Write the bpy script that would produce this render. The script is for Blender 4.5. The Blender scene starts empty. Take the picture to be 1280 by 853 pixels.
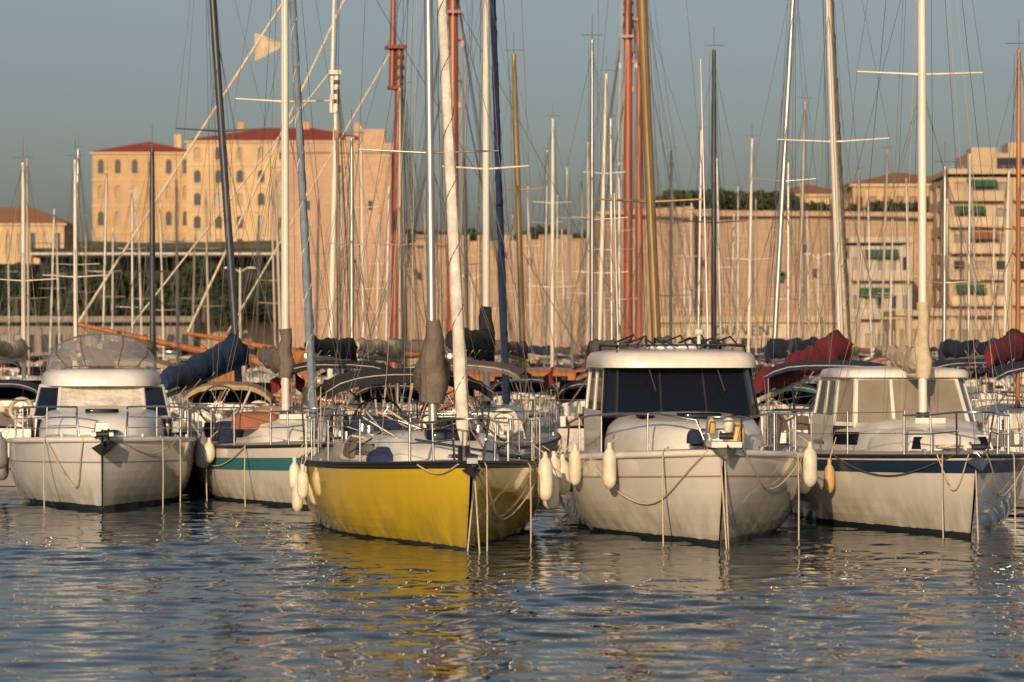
import bpy, math, random
import numpy as np
from mathutils import Vector, Matrix
R = random.Random(11)
S = 3556.0; CH = 2.57
def X(px, d): return (px-640)/S*d
def Z(py, d): return CH+(440-py)/S*d
V = Vector
# ------------------------------------------------------------ materials
def nt(name):
    m = bpy.data.materials.new(name); m.use_nodes = True
    n = m.node_tree; return m, n, n.nodes['Principled BSDF']
def M(name, col, rough=.5, metal=0., var=.15, scale=3., bump=0., bscale=30., stretch=(1, 1, 1), coat=0., spec=.5, dirt=None, dirtamt=.4):
    m, n, p = nt(name); N = n.nodes; Lk = n.links
    tc = N.new('ShaderNodeTexCoord'); mp = N.new('ShaderNodeMapping'); mp.inputs['Scale'].default_value = stretch
    Lk.new(tc.outputs['Object'], mp.inputs[0])
    no = N.new('ShaderNodeTexNoise'); no.inputs['Scale'].default_value = scale; no.inputs['Detail'].default_value = 7; no.inputs['Roughness'].default_value = .65
    Lk.new(mp.outputs[0], no.inputs['Vector'])
    mr = N.new('ShaderNodeMapRange'); mr.inputs[1].default_value = .3; mr.inputs[2].default_value = .7
    mr.inputs[3].default_value = 1-var; mr.inputs[4].default_value = 1+var*.5
    Lk.new(no.outputs[0], mr.inputs[0])
    vm = N.new('ShaderNodeVectorMath'); vm.operation = 'SCALE'; vm.inputs[0].default_value = col[:3]
    Lk.new(mr.outputs[0], vm.inputs['Scale'])
    out = vm.outputs[0]
    if dirt:
        n2 = N.new('ShaderNodeTexNoise'); n2.inputs['Scale'].default_value = scale*.35; n2.inputs['Detail'].default_value = 9
        Lk.new(mp.outputs[0], n2.inputs['Vector'])
        m2 = N.new('ShaderNodeMapRange'); m2.inputs[1].default_value = .48; m2.inputs[2].default_value = .72; m2.inputs[4].default_value = dirtamt
        Lk.new(n2.outputs[0], m2.inputs[0])
        mx = N.new('ShaderNodeMix'); mx.data_type = 'RGBA'; Lk.new(m2.outputs[0], mx.inputs[0]); Lk.new(out, mx.inputs[6]); mx.inputs[7].default_value = (*dirt, 1)
        out = mx.outputs[2]
    Lk.new(out, p.inputs['Base Color'])
    r2 = N.new('ShaderNodeMapRange'); r2.inputs[3].default_value = max(0, rough-.08); r2.inputs[4].default_value = min(1, rough+.1)
    Lk.new(no.outputs[0], r2.inputs[0]); Lk.new(r2.outputs[0], p.inputs['Roughness'])
    p.inputs['Metallic'].default_value = metal; p.inputs['Coat Weight'].default_value = coat; p.inputs['Coat Roughness'].default_value = .06
    p.inputs['Specular IOR Level'].default_value = spec
    if bump:
        nb = N.new('ShaderNodeTexNoise'); nb.inputs['Scale'].default_value = bscale; nb.inputs['Detail'].default_value = 4
        Lk.new(tc.outputs['Object'], nb.inputs['Vector'])
        b = N.new('ShaderNodeBump'); b.inputs['Strength'].default_value = bump; b.inputs['Distance'].default_value = .05
        Lk.new(nb.outputs[0], b.inputs['Height']); Lk.new(b.outputs[0], p.inputs['Normal'])
    return m
def hullmat(name, col, boot=(.02, .02, .025), bz=.07, coat=1., rough=.2, dirt=(.22, .19, .13)):
    m, n, p = nt(name); N = n.nodes; Lk = n.links
    tc = N.new('ShaderNodeTexCoord'); sp = N.new('ShaderNodeSeparateXYZ'); Lk.new(tc.outputs['Object'], sp.inputs[0])
    mp = N.new('ShaderNodeMapping'); mp.inputs['Scale'].default_value = (1, 1, .25); Lk.new(tc.outputs['Object'], mp.inputs[0])
    no = N.new('ShaderNodeTexNoise'); no.inputs['Scale'].default_value = 5; no.inputs['Detail'].default_value = 8; Lk.new(mp.outputs[0], no.inputs['Vector'])
    g = N.new('ShaderNodeMapRange'); g.inputs[1].default_value = 0; g.inputs[2].default_value = .7; g.inputs[3].default_value = .8; g.inputs[4].default_value = .1
    Lk.new(sp.outputs[2], g.inputs[0])
    g2 = N.new('ShaderNodeMapRange'); g2.inputs[1].default_value = .3; g2.inputs[2].default_value = .68; Lk.new(no.outputs[0], g2.inputs[0])
    mu = N.new('ShaderNodeMath'); mu.operation = 'MULTIPLY'; Lk.new(g.outputs[0], mu.inputs[0]); Lk.new(g2.outputs[0], mu.inputs[1])
    mx = N.new('ShaderNodeMix'); mx.data_type = 'RGBA'; mx.inputs[6].default_value = (*col, 1); mx.inputs[7].default_value = (*dirt, 1); Lk.new(mu.outputs[0], mx.inputs[0])
    ad = N.new('ShaderNodeMath'); ad.operation = 'MULTIPLY_ADD'; ad.inputs[1].default_value = .05; Lk.new(no.outputs[0], ad.inputs[0]); ad.inputs[2].default_value = bz-.025
    lt = N.new('ShaderNodeMath'); lt.operation = 'LESS_THAN'; Lk.new(sp.outputs[2], lt.inputs[0]); Lk.new(ad.outputs[0], lt.inputs[1])
    m3 = N.new('ShaderNodeMix'); m3.data_type = 'RGBA'; Lk.new(lt.outputs[0], m3.inputs[0]); Lk.new(mx.outputs[2], m3.inputs[6]); m3.inputs[7].default_value = (*boot, 1)
    Lk.new(m3.outputs[2], p.inputs['Base Color'])
    p.inputs['Roughness'].default_value = rough; p.inputs['Coat Weight'].default_value = coat; p.inputs['Coat Roughness'].default_value = .03; p.inputs['Coat IOR'].default_value = 1.7
    nb = N.new('ShaderNodeTexNoise'); nb.inputs['Scale'].default_value = 2.2; nb.inputs['Detail'].default_value = 3; Lk.new(tc.outputs['Object'], nb.inputs['Vector'])
    b = N.new('ShaderNodeBump'); b.inputs['Strength'].default_value = .12; b.inputs['Distance'].default_value = .03; Lk.new(nb.outputs[0], b.inputs['Height']); Lk.new(b.outputs[0], p.inputs['Normal'])
    return m
def stonemat(name, c1, c2, mortar, bw=1.2, bh=.5, dirt=(.12, .09, .06)):
    m, n, p = nt(name); N = n.nodes; Lk = n.links
    tc = N.new('ShaderNodeTexCoord'); sp = N.new('ShaderNodeSeparateXYZ'); Lk.new(tc.outputs['Object'], sp.inputs[0])
    a = N.new('ShaderNodeMath'); Lk.new(sp.outputs[0], a.inputs[0]); Lk.new(sp.outputs[1], a.inputs[1])
    cb = N.new('ShaderNodeCombineXYZ'); Lk.new(a.outputs[0], cb.inputs[0]); Lk.new(sp.outputs[2], cb.inputs[1])
    br = N.new('ShaderNodeTexBrick'); br.inputs['Scale'].default_value = 1; br.inputs['Brick Width'].default_value = bw; br.inputs['Row Height'].default_value = bh
    br.inputs['Mortar Size'].default_value = .02; br.inputs['Color1'].default_value = (*c1, 1); br.inputs['Color2'].default_value = (*c2, 1); br.inputs['Mortar'].default_value = (*mortar, 1)
    Lk.new(cb.outputs[0], br.inputs['Vector'])
    mp = N.new('ShaderNodeMapping'); mp.inputs['Scale'].default_value = (1, 1, .35); Lk.new(tc.outputs['Object'], mp.inputs[0])
    no = N.new('ShaderNodeTexNoise'); no.inputs['Scale'].default_value = .14; no.inputs['Detail'].default_value = 10; no.inputs['Roughness'].default_value = .7; Lk.new(mp.outputs[0], no.inputs['Vector'])
    mr = N.new('ShaderNodeMapRange'); mr.inputs[1].default_value = .40; mr.inputs[2].default_value = .68; mr.inputs[4].default_value = .8; Lk.new(no.outputs[0], mr.inputs[0])
    mx = N.new('ShaderNodeMix'); mx.data_type = 'RGBA'; Lk.new(mr.outputs[0], mx.inputs[0]); Lk.new(br.outputs[0], mx.inputs[6]); mx.inputs[7].default_value = (*dirt, 1)
    Lk.new(mx.outputs[2], p.inputs['Base Color']); p.inputs['Roughness'].default_value = .9
    n3 = N.new('ShaderNodeTexNoise'); n3.inputs['Scale'].default_value = .8; n3.inputs['Detail'].default_value = 8; Lk.new(tc.outputs['Object'], n3.inputs['Vector'])
    b = N.new('ShaderNodeBump'); b.inputs['Strength'].default_value = .8; b.inputs['Distance'].default_value = .5; Lk.new(n3.outputs[0], b.inputs['Height']); Lk.new(b.outputs[0], p.inputs['Normal'])
    return m
white = M('white_gelcoat', (.64, .62, .57), .3, coat=.3, var=.12, dirt=(.34, .29, .21), dirtamt=.45, bump=.05)
white2 = M('white_gelcoat_cool', (.64, .65, .64), .35, coat=.3, var=.12, dirt=(.34, .31, .26), dirtamt=.4)
deckm = M('deck_nonslip', (.45, .43, .38), .7, var=.25, scale=8, dirt=(.22, .2, .15))
chrome = M('stainless_steel', (.6, .6, .6), .25, metal=1, var=.1)
alu = M('anodised_aluminium', (.52, .50, .47), .38, metal=.75, var=.15, scale=9, stretch=(1, 1, .2))
aluw = M('white_mast_paint', (.62, .58, .51), .4, var=.15, scale=6, stretch=(1, 1, .2))
alub = M('weathered_mast', (.38, .33, .27), .5, metal=.2, var=.2, scale=6, stretch=(1, 1, .2))
aludark = M('dark_mast', (.06, .065, .08), .4, metal=.3)
gold = M('gold_mast', (.28, .19, .08), .4, metal=.3, var=.25, scale=8, stretch=(1, 1, .2))
wood = M('varnished_wood', (.38, .14, .04), .35, var=.4, scale=8, stretch=(1, 1, .1), coat=.5)
redwood = M('red_spar', (.30, .065, .025), .45, var=.5, scale=3, stretch=(1, 1, .1), coat=.2, dirt=(.10, .035, .022), dirtamt=.8)
wire = M('rigging_wire', (.14, .135, .13), .45, metal=.4)
rope = M('rope', (.45, .38, .28), .9, var=.3, scale=40)
ropew = M('old_rope', (.55, .46, .35), .9, var=.3, scale=10)
roped = M('tarred_rope', (.07, .06, .055), .9, var=.3, scale=10)
black = M('black_rubber', (.015, .015, .018), .5)
glass = M('tinted_glass', (.006, .008, .016), .05, var=.1, spec=.35)
glassl = M('window_pane_light', (.22, .19, .15), .2)
fendw = M('fender_vinyl', (.66, .60, .48), .45, var=.25, scale=6, dirt=(.26, .21, .12))
fendb = M('fender_beige', (.52, .34, .14), .5, var=.2, dirt=(.2, .15, .1))
fendg = M('fender_grey', (.16, .16, .17), .5, var=.2)
def canvas(n, c): return M(n, c, .9, var=.35, scale=4, bump=.7, bscale=9)
cv_navy = canvas('canvas_navy', (.010, .018, .05)); cv_blue = canvas('canvas_blue', (.012, .03, .085)); cv_black = canvas('canvas_black', (.012, .012, .016))
cv_taupe = canvas('canvas_taupe', (.14, .11, .09)); cv_cream = canvas('canvas_cream', (.50, .41, .29)); cv_red = canvas('canvas_burgundy', (.14, .012, .02))
cv_white = canvas('sailcloth', (.60, .56, .49)); cv_tan = canvas('canvas_tan', (.34, .24, .13)); cv_slate = canvas('canvas_slate', (.15, .20, .25)); cv_rust = canvas('canvas_rust', (.26, .10, .06)); cv_teal = canvas('canvas_teal', (.02, .09, .10))
h_yellow = hullmat('yellow_hull', (.60, .42, .018), (.04, .035, .03), .04, dirt=(.20, .14, .02))
h_white = hullmat('white_hull', (.62, .59, .53), (.025, .03, .035), .07)
h_cool = hullmat('cool_white_hull', (.60, .60, .58), (.02, .02, .02), .10)
h_navy = hullmat('navy_hull', (.02, .035, .08), (.2, .03, .03), .08)
h_dark = hullmat('dark_hull', (.05, .025, .02), (.02, .02, .02), .1)
s_teal = M('teal_stripe', (.03, .15, .18), .35, coat=.3); s_blue = M('blue_stripe', (.010, .028, .065), .35, coat=.3)
s_red = M('red_stripe', (.30, .04, .03), .35); s_grey = M('grey_stripe', (.22, .22, .22), .4)
def vinylmat():
    m, n, p = nt('clear_vinyl'); N = n.nodes; Lk = n.links
    p.inputs['Base Color'].default_value = (.36, .35, .34, 1); p.inputs['Roughness'].default_value = .12; p.inputs['Alpha'].default_value = .55; p.inputs['Coat Weight'].default_value = 1
    tc = N.new('ShaderNodeTexCoord'); nb = N.new('ShaderNodeTexNoise'); nb.inputs['Scale'].default_value = 5; Lk.new(tc.outputs['Object'], nb.inputs['Vector'])
    b = N.new('ShaderNodeBump'); b.inputs['Strength'].default_value = .4; b.inputs['Distance'].default_value = .08; Lk.new(nb.outputs[0], b.inputs['Height']); Lk.new(b.outputs[0], p.inputs['Normal'])
    return m
vinyl = vinylmat()
# ------------------------------------------------------------ mesh builder
class Bd:
    def __init__(s): s.v = []; s.f = []; s.m = []; s.s = []; s.mats = []
    def mi(s, m):
        if m not in s.mats: s.mats.append(m)
        return s.mats.index(m)
    def add(s, vs, fs, m, sm=False):
        o = len(s.v); k = s.mi(m); s.v.extend([tuple(a) for a in vs])
        for f in fs: s.f.append(tuple(i+o for i in f)); s.m.append(k); s.s.append(sm)
    def quad(s, a, b, c, d, m, sm=False): s.add([a, b, c, d], [(0, 1, 2, 3)], m, sm)
    def rings(s, rs, m, closed=True, caps=True, sm=True):
        n = len(rs[0]); vs = [p for r in rs for p in r]; fs = []
        for i in range(len(rs)-1):
            for j in range(n if closed else n-1):
                k = (j+1) % n; fs.append((i*n+j, i*n+k, (i+1)*n+k, (i+1)*n+j))
        s.add(vs, fs, m, sm)
        if caps and closed:
            s.add(rs[0], [tuple(range(n))[::-1]], m); s.add(rs[-1], [tuple(range(n))], m)
    def tube(s, pts, r, m, n=8, ex=1., noise=0., sm=True, caps=True, closed=False):
        pts = [V(p) for p in pts]; rs = []; K = len(pts)
        for i, p in enumerate(pts):
            if closed: t = pts[(i+1) % K]-pts[i-1]
            else: t = pts[min(i+1, K-1)]-pts[max(i-1, 0)]
            if t.length < 1e-9: t = V((0, 0, 1))
            t.normalize(); ref = V((0, 0, 1)) if abs(t.z) < .85 else V((0, 1, 0))
            a = t.cross(ref).normalized(); b = a.cross(t).normalized()
            rr = r[i] if isinstance(r, (list, tuple)) else r
            ring = []
            for j in range(n):
                an = 2*math.pi*j/n; q = rr*(1+(R.uniform(-noise, noise) if noise else 0))
                ring.append(p+a*math.cos(an)*q+b*math.sin(an)*q*ex)
            rs.append(ring)
        if closed: rs.append(rs[0])
        s.rings(rs, m, True, caps and not closed, sm)
    def box(s, c, sz, m, rz=0, top=1.):
        x, y, z = sz[0]/2, sz[1]/2, sz[2]/2; vs = []
        for dz, k in ((-z, 1), (z, top)):
            for dx, dy in ((-x, -y), (x, -y), (x, y), (-x, y)):
                px, py = dx*k, dy*k
                vs.append((c[0]+px*math.cos(rz)-py*math.sin(rz), c[1]+px*math.sin(rz)+py*math.cos(rz), c[2]+dz))
        s.add(vs, [(3, 2, 1, 0), (4, 5, 6, 7), (0, 1, 5, 4), (1, 2, 6, 5), (2, 3, 7, 6), (3, 0, 4, 7)], m)
    def lathe(s, c, prof, m, n=16):
        rs = [[(c[0]+r*math.cos(2*math.pi*j/n), c[1]+r*math.sin(2*math.pi*j/n), c[2]+z) for j in range(n)] for r, z in prof]
        s.rings(rs, m)
    def slab(s, cx, cy, hx, hy, z0, z1, m, e=4., n=40, ins=.04, dome=.03, taper=0., slope=0., K=1.):
        def ring(k, z, dz=0):
            o = []
            for j in range(n):
                a = 2*math.pi*j/n; c, q = math.cos(a), math.sin(a)
                u = math.copysign(abs(c)**(2/e), c); w = math.copysign(abs(q)**(2/e), q)
                xx = hx*u*(1-taper*(1-w)/2)*k; yy = hy*w*k
                o.append((cx+xx, cy+yy, z+slope*(w+1)*.5+dz))
            return o
        h = z1-z0
        rs = [ring(1, z0), ring(1, z0+h*.3), ring(1-ins*.3, z0+h*.7), ring(1-ins, z1-.01*h), ring(.85-ins, z1+dome*.4), ring(.5, z1+dome*.8), ring(.15, z1+dome)]
        s.rings(rs, m)
    def panel(s, A, B, C, D, us, vs, op, dep, mw, mg, arch=False, lip=None):
        A, B, C, D = V(A), V(B), V(C), V(D); nrm = (B-A).cross(D-A).normalized()
        P = lambda u, v: (A*(1-u)+B*u)*(1-v)+(D*(1-u)+C*u)*v
        for i in range(len(us)-1):
            for j in range(len(vs)-1):
                a, b, c, d = P(us[i], vs[j]), P(us[i+1], vs[j]), P(us[i+1], vs[j+1]), P(us[i], vs[j+1])
                if (i, j) in op:
                    g = mg if not isinstance(mg, (list, tuple)) else R.choice(mg)
                    q = [p-nrm*dep for p in (a, b, c, d)]
                    s.quad(*q, g)
                    for x, y, x2, y2 in ((a, b, q[0], q[1]), (b, c, q[1], q[2]), (c, d, q[2], q[3]), (d, a, q[3], q[0])): s.quad(x, y, y2, x2, mw)
                    if arch:
                        w = (b-a); rr = w.length/2; up = (d-a).normalized(); ux = w.normalized(); cen = (d+c)/2-up*rr
                        for sg, cor in ((-1, d), (1, c)):
                            arcp = [cen+ux*sg*rr*math.cos(t)+up*rr*math.sin(t) for t in [k*math.pi/10 for k in range(6)]]
                            s.add([cor]+arcp, [(0, k, k+1) for k in range(1, 6)], mw)
                    if lip:
                        e = lip
                        s.box((((a+b)/2+nrm*.1)-V((0, 0, .1))), ((b-a).length+.4 if abs((b-a).x) > .1 else .25, (b-a).length+.4 if abs((b-a).y) > .1 else .25, .18), e)
                else: s.quad(a, b, c, d, mw)
    def obj(s, name, parent=None, loc=None, rz=0):
        me = bpy.data.meshes.new(name); me.from_pydata(s.v, [], s.f)
        for m in s.mats: me.materials.append(m)
        me.polygons.foreach_set('material_index', s.m); me.polygons.foreach_set('use_smooth', s.s); me.update()
        o = bpy.data.objects.new(name, me); bpy.context.scene.collection.objects.link(o)
        if parent: o.parent = parent
        if loc: o.location = loc
        o.rotation_euler[2] = rz
        return o
class Grp:
    def __init__(s, name, x, y, yaw, single=False, z=0):
        s.name, s.x, s.y, s.yaw, s.single, s.z = name, x, y, math.radians(yaw), single, z; s.p = {}
    def part(s, n):
        if s.single: n = 'all'
        return s.p.setdefault(n, Bd())
    def done(s):
        if s.single: return s.p['all'].obj(s.name, None, (s.x, s.y, s.z), s.yaw)
        e = bpy.data.objects.new(s.name, None); bpy.context.scene.collection.objects.link(e)
        e.location = (s.x, s.y, s.z); e.rotation_euler[2] = s.yaw
        for k, b in s.p.items(): b.obj(k, e)
        return e
def lerp(a, b, t): return a+(b-a)*t
# ------------------------------------------------------------ hull
class Hull:
    def __init__(s, L, B, zb, zm, zs, rake=.5, p=2.0, tm=.6, tw=.75, kb=1.1, q=3.2):
        s.__dict__.update(L=L, B=B, zb=zb, zm=zm, zs=zs, rake=rake, p=p, tm=tm, tw=tw, kb=kb, q=q)
    def w(s, t):
        t = max(t, 0)
        if t < s.tm: return max(1-(1-t/s.tm)**s.p, .012)
        return 1-(1-s.tw)*((t-s.tm)/(1-s.tm))**2
    def sh(s, t):
        a = .55; return s.zb*(t-a)*(t-1)/(a)+s.zm*t*(t-1)/(a*(a-1))+s.zs*t*(t-a)/(1-a)
    def g(s, v, t):
        f = min(1, t/.42); f = f*f*(3-2*f); return lerp(v**s.kb, (1-(1-v)**s.q)**.6, f)
    def pt(s, t, v, side):
        y0 = s.rake*(1-v)**1.3; y = y0+t*(s.L-y0); z = -.5+v*(s.sh(t)+.5)
        return (side*s.B/2*s.w(t)*s.g(v, t), y, z)
    def dk(s, t, side, ins=0, dz=0):
        return (side*max(s.B/2*s.w(t)-ins, 0), t*s.L, s.sh(t)+dz)
    def build(s, bd, mat, deck, stripe=None, sv=(.8, .88), rail=None, camber=.07, nT=30, rr=.03):
        ts = [(i/nT)**1.35 for i in range(nT+1)]
        vs = sorted(set([0, .15, .28, .36, .44, .52, .6, .68, .76, .84, .92, 1]) | set(sv)) if stripe else [0, .15, .28, .36, .44, .52, .6, .68, .76, .84, .92, 1]
        for side in (-1, 1):
            for j in range(len(vs)-1):
                mm = stripe if stripe and sv[0]-1e-4 <= vs[j] < sv[1]-1e-4 else mat
                a = [s.pt(t, vs[j], side) for t in ts]; b = [s.pt(t, vs[j+1], side) for t in ts]
                bd.rings([a, b] if side < 0 else [b, a], mm, False, False)
        l = [s.pt(1, v, -1) for v in vs]; r = [s.pt(1, v, 1) for v in vs]
        bd.rings([l, r], mat, False, False, False)
        rows = []
        for t in ts:
            w = s.B/2*s.w(t)-.01; rows.append([(w*k, t*s.L+.0, s.sh(t)+camber*(1-k*k)*min(1, w)) for k in (-1, -.6, -.2, .2, .6, 1)])
        bd.rings(rows, deck, False, False)
        if rail:
            for side in (-1, 1): bd.tube([s.pt(t, .985, side) for t in ts], rr, rail, 6)
def rails(bd, h, t0, t1, hgt, n, side, r=.0125, mid=True, ins=.06, posts=True):
    pts = [V(h.dk(lerp(t0, t1, i/n), side, ins, hgt)) for i in range(n+1)]
    bd.tube(pts, r*.5, chrome, 5)
    if mid: bd.tube([p-V((0, 0, hgt*.5)) for p in pts], r*.4, chrome, 4)
    if posts:
        for p in pts: bd.tube([p-V((0, 0, hgt)), p+V((0, 0, .02))], r, chrome, 6)
def pulpit(bd, h, hgt=.55, t1=.13, fwd=.15):
    r = .015
    path = [V(h.dk(t1, -1, .05, hgt)), V(h.dk(t1*.6, -1, .03, hgt)), V(h.dk(.02, -1, 0, hgt+.03)), V((0, -fwd, h.sh(0)+hgt+.03)), V(h.dk(.02, 1, 0, hgt+.03)), V(h.dk(t1*.6, 1, .03, hgt)), V(h.dk(t1, 1, .05, hgt))]
    path[2].y -= fwd*.5; path[4].y -= fwd*.5; path[2].x -= .12; path[4].x += .12
    bd.tube(path, r, chrome, 7)
    bd.tube([p-V((0, 0, hgt*.48)) for p in (path[0], path[1])]+[path[2]-V((-.04, -.05, hgt*.48))], r*.8, chrome, 6)
    bd.tube([p-V((0, 0, hgt*.48)) for p in (path[6], path[5])]+[path[4]-V((.04, -.05, hgt*.48))], r*.8, chrome, 6)
    for s in (-1, 1):
        bd.tube([h.dk(t1, s, .05), h.dk(t1, s, .05, hgt)], r, chrome, 6)
        bd.tube([h.dk(t1*.6, s, .05), h.dk(t1*.6, s, .03, hgt)], r, chrome, 6)
        bd.tube([h.dk(.03, s, .0), (path[2] if s < 0 else path[4])], r, chrome, 6)
def fender(bd, p, top, ln=.6, r=.12, m=fendw):
    x, y, z = p; pr = [(.02, -ln/2), (r*.45, -ln/2+.01), (r*.85, -ln/2+.06), (r, -ln/2+.13), (r, ln/2-.13), (r*.8, ln/2-.05), (r*.35, ln/2), (.03, ln/2+.06), (.02, ln/2+.08)]
    bd.lathe((x, y, z), pr, m, 14)
    bd.tube([(x, y, z+ln/2+.05), top], .008, rope, 5)
def fenders(G, h, lst):
    fb = G.part('fenders')
    for (t, s, z, ln, r, m) in lst:
        v = (z+ln*.3+.5)/(h.sh(t)+.5); P = V(h.pt(t, min(v, 1), s)); fender(fb, (P.x+s*(r+.02), P.y-.03, z), h.dk(t, s, .03, .25), ln, r, m)
def coach(bd, y0, y1, w0, w1, zb0, zb1, h, mat, win=None, nose=.9, n=16, sidewin=(.35, .95)):
    def sec(t, off=0):
        y = lerp(y0, y1, t); w = lerp(w0, w1, min(1, t*1.3)**.6); zb = lerp(zb0, zb1, t); hh = h*min(1, ((y-y0)/nose)**.6+.02) if nose else h
        pr = [(-1, 0), (-.93, .7), (-.86, .93), (-.7, 1.02), (-.35, 1.1), (0, 1.13), (.35, 1.1), (.7, 1.02), (.86, .93), (.93, .7), (1, 0)]
        return [((w+off)*a, y, zb-.05+(hh+.05)*b) for a, b in pr]
    rs = [sec((i/n)**1.3) for i in range(n+1)]
    bd.rings(rs, mat, False, False)
    r = rs[-1]; bd.add(r, [tuple(range(len(r)))], mat)
    if win:
        for side in (0, 1):
            for a, b in ([(sidewin[0], lerp(*sidewin, .47)), (lerp(*sidewin, .53), sidewin[1])]):
                for i in range(6):
                    s0, s1 = sec(lerp(a, b, i/6), .012), sec(lerp(a, b, (i+1)/6), .012)
                    k0, k1 = (0, 1) if side == 0 else (10, 9)
                    q = []
                    for s_, f in ((s0, .38), (s1, .38), (s1, .95), (s0, .95)): q.append(V(s_[k0]).lerp(V(s_[k1]), f))
                    bd.quad(*q, win)
    return sec
def canopy(bd, fr, y0, y1, w, z, m, drop=.2, n=10, sag=.03, edge=.1):
    rows = []
    for i in range(7):
        t = i/6; y = lerp(y0, y1, t); row = []
        zz = z+sag*math.cos(t*math.pi*4)*.5-abs(t-.5)**2*.25
        for j in range(n+1):
            u = j/n*2-1; row.append((w*u*(1-.06*abs(u)**6), y, zz-drop*abs(u)**3.2+R.uniform(-.008, .008)))
        rows.append(row)
    bd.rings(rows, m, False, False)
    bd.rings([[(x, y, q-.025) for x, y, q in r] for r in rows][::-1], m, False, False)
    for r in (rows[0], rows[-1]): bd.rings([r, [(x, y, q-edge) for x, y, q in r]], m, False, False)
    for k in (0, 3, 6):
        r = rows[k]
        fr.tube([(r[0][0], lerp(y0, y1, .5), z-drop-.95)]+[(x, y, q-.03) for x, y, q in r]+[(r[-1][0], lerp(y0, y1, .5), z-drop-.95)], .011, alub, 6)
def wheel(bd, c, r, m=black):
    pts = [(c[0]+r*math.cos(a), c[1], c[2]+r*math.sin(a)) for a in [2*math.pi*i/24 for i in range(24)]]
    bd.tube(pts, .02, m, 6, closed=True)
    for i in range(6):
        a = math.pi*2*i/6; bd.tube([c, (c[0]+r*math.cos(a), c[1], c[2]+r*math.sin(a))], .009, chrome, 5)
    bd.tube([(c[0], c[1]-.03, c[2]), (c[0], c[1]+.15, c[2])], .05, m, 10)
    bd.box((c[0], c[1]+.2, c[2]-.25), (.2, .2, .7), white, 0, .8)
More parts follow.
